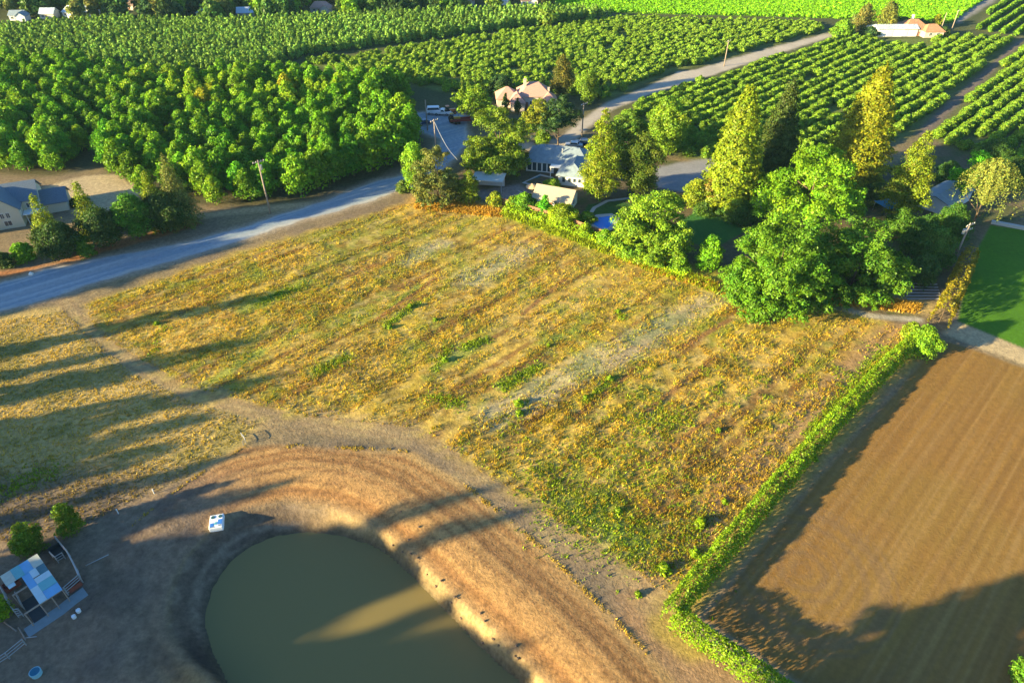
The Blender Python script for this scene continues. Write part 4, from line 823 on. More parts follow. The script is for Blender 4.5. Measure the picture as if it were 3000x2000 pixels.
# tarp on poles
hx, hy = V(2034, 488); r = thing('shade_canopy', 'square blue canopy on four posts in the right garden', 'canopy', (hx, hy), R_(20))
for x, y in ((-1.9, -1.9), (1.9, -1.9), (-1.9, 1.9), (1.9, 1.9)): MB().tube((x, y, 0), (x, y, 2.2), .05).build('post', STEEL, r)
m = MB(); m.add([(-2.2, -2.2, 2.2), (2.2, -2.2, 2.2), (2.2, 2.2, 2.2), (-2.2, 2.2, 2.2), (0, 0, 2.9)], [(0, 1, 4), (1, 2, 4), (2, 3, 4), (3, 0, 4)])
m.add([(-2.2, -2.2, 2.15), (2.2, -2.2, 2.15), (2.2, 2.2, 2.15), (-2.2, 2.2, 2.15), (0, 0, 2.85)], [(1, 0, 4), (2, 1, 4), (3, 2, 4), (0, 3, 4)]); m.build('cover', BLUEP, r)
# far farmhouse
hx, hy = V(2075, 84); r = thing('farmhouse', 'distant farmhouse with orange tile roof and chimney among orchards', 'house', (hx, hy), R_(2)); r.scale = (.76, .76, .8)
gable(r, 0, 13, 0, 12, 3.4, 3.2, STUCCO, ORANGER, 'x', hip=4.5); gable(r, 9, 19, -3.5, 5, 3.0, 2.4, STUCCO, ORANGER, 'x', hip=3); gable(r, -6, 1, 4, 12, 3.2, 2.8, STUCCO, BROWNR, 'x', hip=3)
chimney(r, 6.4, 8, 4, 8.2, 1.0, WHITE); window(r, 5, 0, 1, 1.6, 1.3, '-y'); window(r, 12, -3.5, 1, 1.4, 1.3, '-y'); window(r, 16, -3.5, 1, 1.4, 1.3, '-y'); door(r, 7.6, 0, .05, 1, 2.1, '-y', WOOD)
hx, hy = V(2013, 85); r = thing('barn', 'long white metal barn in front of the distant farmhouse', 'barn', (hx, hy), R_(2))
gable(r, 0, 16, 0, 5, 2.9, 1.0, WHITE, METALR, 'x', .4); door(r, 5, 0, .05, 2.4, 2.4, '-y', PALEW); door(r, 11, 0, .05, 2.4, 2.4, '-y', PALEW)
hx, hy = V(1985, 77); r = thing('trailer', 'small white trailer at the left of the distant barn', 'trailer', (hx, hy), R_(2)); MB().box(0, 6, 0, 2.4, .6, 2.8).build('body', WHITE, r, bevel=.15)
for x in (2.4, 3.4): MB().tube((x, -.08, .4), (x, .2, .4), .4, .4, 12).build('wheel', RUBBER, r)
window(r, 2, 0, 1.5, .9, .6, '-y', bars=0); window(r, 4.6, 0, 1.5, .7, .6, '-y', bars=0)
FT('farm_tree', 'left of the two tall dark trees by the distant farmhouse', 'tree', (1986, 72), 10, 46, (.13, .115, .045), 'cypress', .7, .03)
FT('farm_tree', 'right of the two tall dark trees by the distant farmhouse', 'tree', (2040, 76), 4, 40, (.14, .13, .04), 'cypress', .7, .03)
FT('farm_tree', 'wide green tree at the end of the service road', 'tree', (1938, 84), 46, 50, (.13, .21, .02), 'dome', .7, .02)
FT('farm_tree', 'dark low tree beside the distant trailer', 'tree', (1998, 82), 62, 42, T_TEAL, 'dome', .7, .02)
FT('farm_tree', 'dark tree behind the orange tile roof', 'tree', (2075, 60), 40, 50, T_DARK, 'dome', .7, .02); FT('farm_tree', 'green low tree line behind the chimney of the farmhouse', 'tree', (2110, 62), 44, 48, T_TEAL, 'dome', .7, .02)
FT('farm_tree', 'small yellow tree right of the distant farmhouse', 'tree', (2152, 66), 34, 24, T_AMBER, 'oval', .6, .02); FT('farm_tree', 'olive tree between farmhouse and far utility pole', 'tree', (2140, 82), 58, 36, T_OLIVE, 'dome', .6, .02); FT('farm_tree', 'dark small tree at the foot of the farthest pole', 'tree', (2168, 84), 62, 28, T_DARK, 'dome', .6, .02)

# ------------------------------------------------------------------ the settlement beyond the far orchard: houses and trees
HC = [((200, 36), 40, WHITE, GREYR, 'white'), ((110, 44), 30, CREAM, METALR, 'cream'), ((160, 40), 26, WHITE, METALR, 'white'), ((40, 48), 34, PALEW, GREYR, 'pale'), ((300, 24), 34, STUCCO, BROWNR, 'tan'), ((372, 14), 36, WHITE, TANR, 'white'), ((470, 43), 44, WHITE, GREYR, 'white'), ((565, 42), 44, STUCCO, METALR, 'grey'),
      ((735, 30), 52, STUCCO, PINKR, 'tan'), ((660, 18), 40, PALEW, GREYR, 'pale'), ((865, 9), 60, WHITE, METALR, 'white'), ((930, 8), 40, CREAM, TANR, 'cream'), ((1062, 13), 66, STUCCO, ORANGER, 'tan'), ((1140, 12), 60, WHITE, METALR, 'white'), ((1212, 13), 34, WHITE, BROWNR, 'white'), ((600, 12), 40, WHITE, SLATE, 'white'), ((800, 12), 36, CREAM, BROWNR, 'cream')]
HL = ['white house with grey roof fifth from the left in the far settlement', 'cream cottage with metal roof near the left of the far settlement', 'white cottage with metal roof right of the cream one', 'pale house at the far left corner of the settlement', 'tan house with brown roof at the back of the orchard block', 'white house with tan roof near the top edge above the orchard', 'bright white house with grey roof jutting into the far orchard', 'grey house with metal roof right of the bright white one',
      'tan house with pink tile roof at the end of the settlement trees', 'pale house with grey roof among dark settlement trees', 'long white building with metal roof at the top edge', 'cream house with tan roof right of the long white building', 'tan house with orange roof beside the bright crop', 'white building with metal roof next to the orange roofed house', 'small white house with brown roof last before the bright crop', 'white house with blue slate roof behind the settlement trees', 'cream house with brown roof above the far orchard']
for i, (((bx, by), wp, wm_, rm_, _), lb) in enumerate(zip(HC, HL)):
    x, y = V(bx, by); L = min(22, max(9, 1.25 * metres(y, wp * K))); r = thing('settlement_house', lb, 'house', (x, y), R_((i * 37) % 24 - 12), 'houses of the far settlement'); r.scale = (.66, .66, .72)
    gable(r, -L / 2, L / 2, 0, 7.5, 3.0, 2.0 + (i % 3) * .4, wm_, rm_, 'x', .5, hip=0 if i % 2 else 2.5)
    if i % 3 != 1: gable(r, L * .1, L * .1 + 6, -2.6, 4, 2.9, 1.9, wm_, rm_, 'y', .4)
    window(r, -L * .28, 0, 1, 1.5, 1.2, '-y'); door(r, -L * .05, 0, .05, 1, 2.1, '-y', WOOD)
rng = np.random.default_rng(4242)
SP = [tree_protos(1, 700 + i, R, h, .95, nc, rc, pf, .1, 1.7)[0] for i, (R, h, nc, rc, pf) in enumerate(((4.2, 8.5, 22, .34, P_BROAD), (3.4, 10.5, 20, .38, P_OVAL), (5.0, 7.5, 26, .32, P_DOME), (1.9, 11, 14, .5, P_CYP)))]
ST = small_trunk(9, .2, 950)
TC = [T_TEAL, T_DARK, (.07, .13, .035), (.11, .15, .03), T_LIME, (.06, .10, .05), T_OLIVE]
sx = []
tries = 0
while len(sx) < 230 and tries < 20000:
    tries += 1
    bx = rng.uniform(-20, 1260); by = rng.uniform(-8, 64)
    x, y = V(bx, by)
    if any((x - p[0]) ** 2 + (y - p[1]) ** 2 < 13 for p in sx): continue
    if sdist(blockA, np.array([x]), np.array([y]))[0] < 1.2: continue
    if sdist(crop, np.array([x]), np.array([y]))[0] < 2: continue
    if any(abs(x - V(*h[0])[0]) < 7.5 and -15 < y - V(*h[0])[1] < 10 for h in HC): continue
    sx.append((x, y)); k = int(rng.choice(4, p=(.38, .27, .25, .10)))
    r = thing('settlement_tree', 'leafy tree among the houses of the far settlement', 'tree', (x, y), rng.uniform(0, 6.28), 'trees of the far settlement')
    s = rng.uniform(.7, 1.25); r.scale = (s, s, s); c = obj('crown', SP[k], LEAF, r); obj('trunk', ST, BARK, r); c.color = (*(np.array(TC[rng.integers(7)]) * rng.normal(1, .1)), 1)

# ------------------------------------------------------------------ poles and wire
def pole(base, topy, lb, rz, arms=1, transformer=False):
    x, y = V(*base); h = min(13.5, max(8.5, height_at(y, topy * K))); r = thing('utility_pole', lb, 'pole', (x, y, Z(x, y)), rz)
    MB().tube((0, 0, -.5), (0, 0, h), .2, .13, 10).build('pole_shaft', TIMBER, r, smooth=True)
    for k in range(arms):
        z = h - .45 - k * 1.1; a = MB().box(-1.3, 1.3, -.2, -.06, z, z + .16).build('crossarm', TIMBER, r)
        for q in (-1.15, -.55, .55, 1.15): MB().tube((q, -.13, z + .16), (q, -.13, z + .38), .06, .04, 8).build('insulator', WHITE, a)
    if transformer:
        for q in ((-.45, .45) if transformer > 1 else (.42,)): MB().tube((q, .32, h - 2.3), (q, .32, h - 1.35), .28, .28, 12).build('transformer', STEEL, r, smooth=False)
    return r, h, x, y
pole((621, 490), 368, 'pale utility pole beside the dirt road before the walnut orchard', R_(40), 1, 1)
pB = pole((1003, 368), 274, 'utility pole behind the grey green corner tree', R_(50), 1)
pole((982, 300), 240, 'thin pole standing in the yard by the parked vehicles', R_(0), 0)
pole((1336, 318), 236, 'utility pole beside the service road near the pink house', R_(44), 1)
pole((1663, 152), 92, 'utility pole on the left side of the service road', R_(44), 1)
pole((2183, 76), 40, 'farthest utility pole right of the distant farmhouse', R_(44), 1)
pole((2156, 82), 60, 'short pole beside the distant farmhouse', R_(44), 0)
pole((2186, 608), 512, 'dark utility pole with transformers beside the green lawn', R_(30), 2, 2)
mb = MB(); A = Vector((pB[2], pB[3], pB[1] - .5)); ex, ey = V(1052, 398); B_ = Vector((ex, ey, 3.5)); pr = A
for i in range(1, 13):
    t = i / 12; q = A.lerp(B_, t) - Vector((0, 0, 1.2 * math.sin(math.pi * t))); mb.tube(pr, q, .045, .045, 5); pr = q
tag(mb.build('power_line', STEEL), 'pale service wire running down from the pole to the garden', 'wire')

# ------------------------------------------------------------------ fences, pools, garden things
def wood_fence(line, h, lb):
    r = thing('wooden_fence', lb, 'fence', (0, 0, 0)); pts = resample(line, 2.4); pan = MB()
    for (ax, ay), (bx, by) in zip(pts[:-1], pts[1:]):
        d = Vector((bx - ax, by - ay, 0)); L = d.length; d.normalize(); nn = Vector((-d.y, d.x, 0)) * .02; k = int(L / .2); za = Z(ax, ay)
        for i in range(k):
            s0 = Vector((ax, ay, za)) + d * (i * L / k + .008); s1 = Vector((ax, ay, za)) + d * ((i + 1) * L / k - .008); hh = h + .03 * ((i * 7) % 3)
            pan.add([s0 - nn, s1 - nn, s1 + nn, s0 + nn] + [p + Vector((0, 0, hh)) for p in (s0 - nn, s1 - nn, s1 + nn, s0 + nn)], [(4, 5, 6, 7), (0, 1, 5, 4), (1, 2, 6, 5), (2, 3, 7, 6), (3, 0, 4, 7)])
    pan.build('panel', WOOD, r)
    for x, y in pts: MB().box(x - .07, x + .07, y - .07, y + .07, -.2, h + .12).build('post', WOOD, r)
    return r
wood_fence(PV((1146, 470), (1200, 484), (1300, 515), (1400, 553), (1430, 565)), 1.8, 'reddish brown wooden fence between the gardens and the dry field')
wood_fence(PV((1480, 585), (1540, 602), (1580, 618)), 1.5, 'short wooden fence piece below the bushy lime tree')
WATERB = bpy.data.materials.new('pool_water'); WATERB.use_nodes = True; b = WATERB.node_tree.nodes['Principled BSDF']; b.inputs['Base Color'].default_value = (.02, .24, .75, 1); b.inputs['Roughness'].default_value = .06; b.inputs['IOR'].default_value = 1.33
WATERT = WATERB.copy(); WATERT.name = 'back_pool_water'; WATERT.node_tree.nodes['Principled BSDF'].inputs['Base Color'].default_value = (.02, .13, .20, 1)
def pool(lb, pts, wm_, cop):
    cx = sum(p[0] for p in pts) / len(pts); cy = sum(p[1] for p in pts) / len(pts); r = thing('swimming_pool', lb, 'pool', (cx, cy, 0)); q = [(x - cx, y - cy) for x, y in pts]; n = len(q)
    o_ = [(x * (1 + cop / math.hypot(x, y)), y * (1 + cop / math.hypot(x, y))) for x, y in q]; mb = MB()
    vv = [(x, y, .14) for x, y in q] + [(x, y, .14) for x, y in o_] + [(x, y, -.1) for x, y in o_] + [(x, y, -.1) for x, y in q]
    fs = [];
    for i in range(n):
        j = (i + 1) % n; fs += [(i, j, n + j, n + i), (n + i, n + j, 2 * n + j, 2 * n + i), (3 * n + i, 3 * n + j, j, i)]
    mb.add(vv, fs); mb.build('coping', CONC, r); MB().add([(x * 1.01, y * 1.01, .06) for x, y in q], [tuple(range(n))]).build('water', wm_, r); return r
pool('rectangular dark blue pool in front of the ranch house', PV((1206, 420), (1240, 404), (1266, 410), (1240, 428)), WATERT, .8)
pool('bright blue pool with pale deck by the field fence', PV((1356, 512), (1376, 500), (1400, 497), (1414, 503), (1404, 518), (1392, 528), (1376, 524)), WATERB, 1.3)
# parasol-like sand mound by the pool patio
hx, hy = V(1222, 445); o = obj('patio_rock', None, []) if False else None
r = thing('thatched_umbrella', 'straw coloured patio umbrella between back pool and cottage', 'umbrella', (*V(1222, 446), 0)); MB().tube((0, 0, 0), (0, 0, 2.5), .05).build('pole', TIMBER, r); MB().tube((0, 0, 1.9), (0, 0, 2.7), 1.5, .08, 14).build('canopy', pm('straw', (.55, .38, .22), .9, .3, 6, .8), r)
kind(MB().add([(*p, .03) for p in PV((1180, 432), (1200, 412), (1290, 408), (1285, 425), (1250, 440), (1215, 455))], [(0, 1, 2, 3, 4, 5)]).build('patio', CONC), 'structure', 'pale concrete patio around the back pool')
def strip(name, line, wd, z, m, lb):
    pts = np.array(resample(line, .8)); d = np.gradient(pts, axis=0); d /= np.linalg.norm(d, axis=1)[:, None]; nn = np.stack([-d[:, 1], d[:, 0]], 1) * wd / 2
    zz = terrain(pts[:, 0], pts[:, 1])[:, None] + z; v = np.concatenate([np.hstack([pts + nn, zz]), np.hstack([pts - nn, zz])]); n = len(pts)
    f = np.array([(i, n + i, n + i + 1, i + 1) for i in range(n - 1)]); return kind(obj(name, amesh(name, v, f), m), 'structure', lb)
strip('garden_path', PV((1350, 500), (1365, 478), (1395, 462), (1440, 456), (1500, 450)), .9, .03, CONC, 'thin curved garden path')
strip('lawn_edging', PV((1602, 486), (1650, 496), (1690, 510), (1722, 532)), .35, .05, CONC, 'pale edging of the garden lawn')
rs = thing('low_wall', 'long pale low wall at the top of the green lawn', 'wall', (0, 0, 0)); a, b_ = V(2276, 512), V(2400, 536); d = Vector((b_[0] - a[0], b_[1] - a[1])).normalized() * 1; nv = Vector((-d.y, d.x)) * .4
MB().add([(a[0] - nv.x, a[1] - nv.y, -.1), (b_[0] - nv.x, b_[1] - nv.y, -.1), (b_[0] + nv.x, b_[1] + nv.y, -.1), (a[0] + nv.x, a[1] + nv.y, -.1), (a[0] - nv.x, a[1] - nv.y, .6), (b_[0] - nv.x, b_[1] - nv.y, .6), (b_[0] + nv.x, b_[1] + nv.y, .6), (a[0] + nv.x, a[1] + nv.y, .6)], [(4, 5, 6, 7), (0, 1, 5, 4), (1, 2, 6, 5), (2, 3, 7, 6), (3, 0, 4, 7)]).build('wall_body', CONC, rs)
# timbers stacked on the shaded gravel yard
for i in range(6):
    x, y = V(2112 + i * 2, 652 + i * 7); o = MB().box(-3.2, 3.2, -.12, .12, .0, .16).build('timber', pm('grey_timber', (.30, .29, .30), .9, .2, 3), None, (x, y, Z(x, y) + .01)); o.rotation_euler.z = R_(-4 + i); tag(o, 'grey timber laid out flat on the shaded yard beside the dark pole', 'timber', 'timbers laid out on the yard')

# ------------------------------------------------------------------ vehicles
def vehicle(name, lb, cat, at_, rz, L, wd, h, m, cab=(.25, .8), bed=False):
    r = thing(name, lb, cat, (*at_, 0.03), rz); b0, b1 = -L / 2, L / 2
    prof = [(b0, .45), (b1, .45), (b1, .85), (b1 - .12, h * .62), (b0 + .1, h * .62), (b0, .85)]
    bd = MB().prism(prof, -wd / 2, wd / 2).build('body', m, r, bevel=.06); c0, c1 = b0 + L * cab[0], b0 + L * cab[1]
    MB().prism([(c0, h * .6), (c1, h * .6), (c1 - .55, h), (c0 + .35, h)], -wd / 2 + .08, wd / 2 - .08).build('cabin', m, r, bevel=.05)
    for s in (-1, 1): y = s * (wd / 2 - .075); MB().prism([(c0 + .25, h * .66), (c1 - .3, h * .66), (c1 - .62, h * .93), (c0 + .42, h * .93)], y - .012, y + .012).build('side_window', GLASS, r)
    t = MB(); t.add([(c1 - .02, -wd / 2 + .2, h * .64), (c1 - .02, wd / 2 - .2, h * .64), (c1 - .5, wd / 2 - .25, h * .95), (c1 - .5, -wd / 2 + .25, h * .95)], [(0, 1, 2, 3)]); t.build('windscreen', GLASS, r)
    for x in (b0 + L * .2, b1 - L * .2):
        for s in (-1, 1):
            y = s * (wd / 2 - .1); wh = MB().tube((x, y - .11, .36), (x, y + .11, .36), .36, .36, 14).build('wheel', RUBBER, r); MB().tube((x, y - .12, .36), (x, y + .12, .36), .2, .2, 10).build('rim', STEEL, wh)
    return r
VW = pm('white_car_paint', (.75, .76, .76), .25, .03, 3, spec=.6); VO = pm('orange_paint', (.62, .20, .06), .35, .08, 3, spec=.5); VD = pm('dark_car_paint', (.05, .08, .16), .25, .1, 3, spec=.6); VS = pm('silver_car_paint', (.5, .52, .55), .3, .05, 3, metal=.4); VY = pm('yellow_paint', (.65, .40, .06), .4, .1, 3); VR = pm('dark_red_paint', (.22, .03, .03), .4, .1, 3)
vehicle('van', 'white van parked at the left of the vehicles in the yard', 'van', V(998, 262), R_(5), 5.2, 1.9, 2.2, VW, (.06, .86)); vehicle('pickup_truck', 'white pickup parked between the van and the orange tractor', 'truck', V(1016, 264), R_(-8), 5.2, 1.9, 1.8, VW, (.4, .72))
vehicle('parked_car', 'silver car on the shaded driveway behind the ranch house', 'car', V(1318, 338), R_(-8), 4.6, 1.8, 1.5, VS); vehicle('parked_car', 'dark blue car in front of the silver one behind the ranch house', 'car', V(1340, 332), R_(-8), 4.6, 1.8, 1.5, VD)
vehicle('parked_car', 'dark car parked in the yard shade beside the thin pole', 'car', V(975, 286), R_(30), 4.5, 1.8, 1.5, VD); vehicle('parked_car', 'dark car parked in the shade behind the big bright lime tree', 'car', V(2122, 520), R_(40), 4.5, 1.8, 1.5, VD)
def tractor(lb, at_, rz, m):
    r = thing('tractor', lb, 'tractor', (*at_, .03), rz); MB().box(-.2, 1.7, -.45, .45, .7, 1.45).build('body', m, r, bevel=.08); MB().box(-1.3, -.25, -.6, .6, 2.35, 2.5).build('cab_roof', m, r, bevel=.05)
    for x, y in ((-1.2, -.5), (-1.2, .5), (-.35, -.5), (-.35, .5)): MB().tube((x, y, .9), (x, y, 2.36), .05).build('cab_post', DARKM, r)
    MB().box(-1.2, -.5, -.35, .35, .9, 1.2).build('seat', DARKM, r); MB().tube((1.2, .2, 1.4), (1.2, .2, 2.1), .05).build('exhaust', DARKM, r)
    for x, s, q in ((-.9, .8, .85), (-.9, .8, -.85), (1.3, .45, .7), (1.3, .45, -.7)):
        wh = MB().tube((x, q - .2, s), (x, q + .2, s), s, s, 16).build('wheel', RUBBER, r); MB().tube((x, q - .21, s), (x, q + .21, s), s * .5, s * .5, 12).build('rim', m, wh)
tractor('orange tractor parked right of the white vehicles in the yard', V(1034, 262), R_(20), VO); tractor('yellow tractor standing nearest the big round tree', V(1044, 280), R_(10), VY)
r = thing('farm_trailer', 'dark red flatbed farm trailer beside the yellow tractor', 'trailer', (*V(1058, 283), .03), R_(8)); MB().box(-3, 3, -1.1, 1.1, .75, .95).box(-3, 3, -1.1, -1.0, .95, 1.4).box(-3, 3, 1.0, 1.1, .95, 1.4).build('bed', VR, r); MB().tube((3, 0, .75), (4.4, 0, .5), .07).build('drawbar', DARKM, r)
for x in (-1.4, -.5):
    for q in (-1, 1): MB().tube((x, q - .14, .4), (x, q + .14, .4), .4, .4, 14).build('wheel', RUBBER, r)
r = thing('boat', 'white boat on the driveway in front of the ranch house roof', 'boat', (*V(1240, 326), .6), R_(5)); MB().prism([(-2.6, .9), (2.9, 1.1), (2.3, .2), (-2.5, .1)], -.95, .95).build('hull', pm('tan_hull', (.55, .40, .22), .5, .15, 2), r, bevel=.2); MB().box(-.4, 1.2, -.6, .6, 1.0, 1.6).build('cabin', WHITE, r, bevel=.1)
for x in (-1.5, 1.5): MB().box(x - .1, x + .1, -.8, .8, -.6, .15).build('cradle', TIMBER, r)

# ------------------------------------------------------------------ near things: the white hatch box, shed, pipes
bx, by = V(499, 1202); r = thing('white_platform', 'white square fibreglass tank cover with two round lids on the pond bank', 'tank', (bx, by, Z(bx, by)), R_(14))
FG = pm('white_fibreglass', (.80, .82, .82), .45, .05, 3); BL_ = pm('blue_panel', (.05, .20, .55), .4, .15, 4); TE = pm('teal_panel', (.10, .36, .45), .45, .15, 4); DK = pm('dark_lid', (.03, .10, .12), .5, .1, 4)
MB().box(-.82, .82, -1.05, 1.05, -.25, .55).build('body', FG, r, bevel=.1)
for x in (-.42, .45): MB().tube((x, .62, .54), (x, .62, .60), .24, .24, 18).build('lid', DK, r)
for x0, x1, y0, y1, m in ((.22, .70, -.62, .18, BL_), (-.68, -.28, -.86, -.28, BL_), (-.16, .12, -.60, -.18, TE), (.32, .66, -.84, -.68, DK)): MB().box(x0, x1, y0, y1, .54, .585).build('panel', m, r, bevel=.02)
MB().box(-.74, -.1, -.98, -.9, .54, .60).build('handle', STEEL, r)
def R7(x, y, z=0): return G(x * .287, 1550 + y * .287, z)
# livestock shed: open frame, sheet metal roof patches
A0 = Vector(R7(0, 480, 2.4)); A1 = Vector(R7(380, 250, 2.4)); A2 = Vector(R7(645, 610, 2.4)); e1 = (A1 - A0); L1 = e1.length; ang = math.atan2(e1.y, e1.x); e2 = A2 - A1; L2 = e2.length
r = thing('livestock_shed', 'open livestock shed with pale blue sheet roof and missing panels', 'shed', (A0.x, A0.y, 0), ang); rt = lambda x, y: ((x - A0.x) * math.cos(ang) + (y - A0.y) * math.sin(ang), -(x - A0.x) * math.sin(ang) + (y - A0.y) * math.cos(ang))
S1 = pm('pale_sheet', (.42, .58, .62), .4, .15, 1.5, metal=.2, wave=('X', 4)); S2 = pm('blue_sheet', (.12, .38, .62), .4, .2, 1.5, wave=('X', 4)); S3 = pm('teal_sheet', (.12, .42, .44), .45, .2, 1.5, wave=('X', 4)); S4 = pm('translucent_sheet', (.50, .52, .42), .5, .2, 2, wave=('X', 4))
LX, LY = L1, -L2
def sheet(x0, x1, y0, y1, m, z=2.4): MB().box(x0 * LX, x1 * LX, y1 * LY, y0 * LY, z, z + .05).build('roof_sheet', m, r)
sheet(0, .26, 0, .27, S4); sheet(.262, .5, 0, .27, S3, 2.42); sheet(.5, .74, 0, .26, S2); sheet(.742, 1.0, 0, .26, S4, 2.42); sheet(.02, .2, .275, .36, S1, 2.38)
sheet(.40, .60, .262, .62, S2, 2.38); sheet(.60, .78, .262, .44, S1, 2.41); sheet(.782, 1.0, .264, .46, pm('dark_teal_sheet', (.04, .16, .2), .5, .2, 2, wave=('X', 4)), 2.38); sheet(.604, 1.0, .465, .60, S1); sheet(.602, 1.0, .605, .80, S3, 2.42); sheet(.40, .60, .625, 1.0, S1, 2.42); sheet(.604, 1.0, .805, 1.0, S2, 2.40)
for x in (.01, .4, .7, .99):
    for y in (.01, .5, .99):
        MB().tube((x * LX, y * LY, 0), (x * LX, y * LY, 2.39), .06).build('post', TIMBER, r)
for y in (.02, .5, .98): MB().box(0, LX, y * LY - .06, y * LY + .06, 2.2, 2.36).build('beam', TIMBER, r)
MB().box(.05 * LX, .38 * LX, .95 * LY, .42 * LY, .02, .06).build('shade_sheet', pm('interior_shade', (.04, .045, .05), .9, .3, 3), r)  # dark sheet added for the shaded interior under the missing panels
def ontop(o, x, y, z): o.location = (x, y, z); return o
for (x, y, lb, m, sx_, sy_) in ((130, 580, 'rusty red feed bin under the open corner of the shed', pm('rust_red', (.22, .06, .04), .8, .3, 4), .8, .5), (770, 590, 'rusty red crate in the corner of the small pen', pm('rust_red', (.22, .06, .04), .8, .3, 4), .7, .45), (600, 240, 'dark box trough in the upper corner of the pen', DARKM, .7, .9)):
    p_ = R7(x, y); o = MB(); o.box(-sx_, sx_, -sy_, sy_, 0, .06).box(-sx_, -sx_ + .06, -sy_, sy_, .06, .7).box(sx_ - .06, sx_, -sy_, sy_, .06, .7).box(-sx_ + .06, sx_ - .06, -sy_, -sy_ + .06, .06, .7).box(-sx_ + .06, sx_ - .06, sy_ - .06, sy_, .06, .7); q = o.build('feed_bin', m, None, (p_[0], p_[1], Z(*p_))); q.rotation_euler.z = ang; tag(q, lb, 'bin')
def pipe_fence(lb, pts, h=1.5, rails=4, m=STEEL, rad=.045):
    r = thing('pipe_fence', lb, 'fence', (pts[0][0], pts[0][1], 0)); o0 = Vector((pts[0][0], pts[0][1], 0)); ps = resample(pts, 2.0)
    for x, y in ps: MB().tube((x - o0.x, y - o0.y, Z(x, y) - .1), (x - o0.x, y - o0.y, Z(x, y) + h), rad * 1.3, rad * 1.3, 8).build('post', m, r)
    for k in range(rails):
        z = h * (k + 1) / rails - .03; mb = MB()
        for (ax, ay), (bx, by) in zip(ps[:-1], ps[1:]): mb.tube((ax - o0.x, ay - o0.y, Z(ax, ay) + z), (bx - o0.x, by - o0.y, Z(bx, by) + z), rad, rad, 6)
        mb.build('rail', m, r)
    return r
pipe_fence('white pipe fence around the pen right of the livestock shed', [R7(610, 150), R7(720, 280), R7(800, 430), R7(850, 545), R7(700, 670)], rad=.06)
pipe_fence('bent pipe fence at the lower side of the livestock shed', [R7(60, 660), R7(130, 810), R7(190, 890), R7(240, 880)], rad=.05)
pipe_fence('pipe rails at the lower left frame edge below the shed', [R7(-60, 1420), R7(100, 1320), R7(270, 1180)], 1.2, 3, rad=.05)
pipe_fence('short inner rail of the pen beside the dark trough', [R7(545, 290), R7(600, 340), R7(670, 300)], 1.2, 3)
pipe_fence('inner rail under the open corner of the shed', [R7(190, 690), R7(250, 810)], 1.1, 3)
pipe_fence('bent pipe gate at the upper corner of the dam', [V(556, 1003), V(562, 1010), V(566, 1018), V(560, 1024)], 0.8, 2, rad=.035)
strip('concrete_strip', [R7(270, 1060), R7(420, 960), R7(620, 830), R7(760, 720), R7(880, 640)], 1.5, .05, pm('stained_concrete', (.20, .25, .26), .9, .2, 1.5), 'stained concrete strip below the shed')
for (x, y, lb, m, rr, hh) in ((380, 1480, 'pale round water trough at the lower left', pm('aqua_plastic', (.25, .50, .56), .5, .1, 3), .55, .6), (768, 910, 'white bucket lying nearest the shed path', WHITE, .22, .4), (815, 850, 'white bucket right of its neighbour by the shed path', WHITE, .24, .4)):
    p_ = R7(x, y); q = thing('water_trough' if rr > .4 else 'bucket', lb, 'trough' if rr > .4 else 'bucket', (*p_, Z(*p_)))
    mb = MB(); mb.tube((0, 0, 0), (0, 0, hh), rr * .92, rr, 18); mb.build('shell', m, q); MB().tube((0, 0, hh + .003), (0, 0, hh + .012), rr * .86, rr * .86, 18).build('water' if rr > .4 else 'lid', WATERT if rr > .4 else FG, q)
    if rr < .4: MB().tube((-rr, 0, hh * .9), (-rr * .9, 0, hh + .16), .012).tube((-rr * .9, 0, hh + .16), (rr * .9, 0, hh + .16), .012).tube((rr * .9, 0, hh + .16), (rr, 0, hh * .9), .012).build('bail', STEEL, q)
def log(lb, a, b, rr, m, name='pipe'):
    o = MB().tube((a[0], a[1], Z(*a) + rr), (b[0], b[1], Z(*b) + rr), rr, rr, 10).build(name, m, smooth=True); return tag(o, lb, name)
log('long pale pipe lying on the shaded ground right of the pen', R7(880, 375), R7(1115, 270), .05, STEEL)
log('grey pipe lying beside the lower pipe rails', R7(250, 1110), R7(375, 1095), .05, STEEL)
log('dark post lying beside the junk near the shed', R7(45, 945), R7(170, 1040), .07, TIMBER, 'post')
log('second dark post lying across the junk near the shed', R7(190, 1000), R7(265, 1130), .07, TIMBER, 'post')
for i, (x, y, s) in enumerate(((1012, 1440 - 0, .12), (0, 0, 0))):
    pass
for x, y, lb in ((453, 1447, 'white marker post nearest the pond road'), (348, 1505, 'white marker post left of the tank on the bank')):
    p_ = G(x, y); q = thing('marker_post', lb, 'post', (*p_, Z(*p_))); MB().tube((0, 0, -.1), (0, 0, .75), .06, .06, 8).build('shaft', WHITE, q); MB().tube((0, 0, .75), (0, 0, .85), .08, .08, 8).build('cap', WHITE, q)
p_ = G(92, 804); tag(MB().box(-.35, .35, -.25, .25, 0, .3).add([(-.35, -.25, .3), (.35, -.25, .3), (0, 0, .62), (.3, .25, .3), (-.3, .25, .3)], [(0, 1, 2), (1, 3, 2), (3, 4, 2), (4, 0, 2)]).build('white_bag', WHITE, None, (*p_, .0)), 'small white bag dropped beside the dirt road', 'bag')
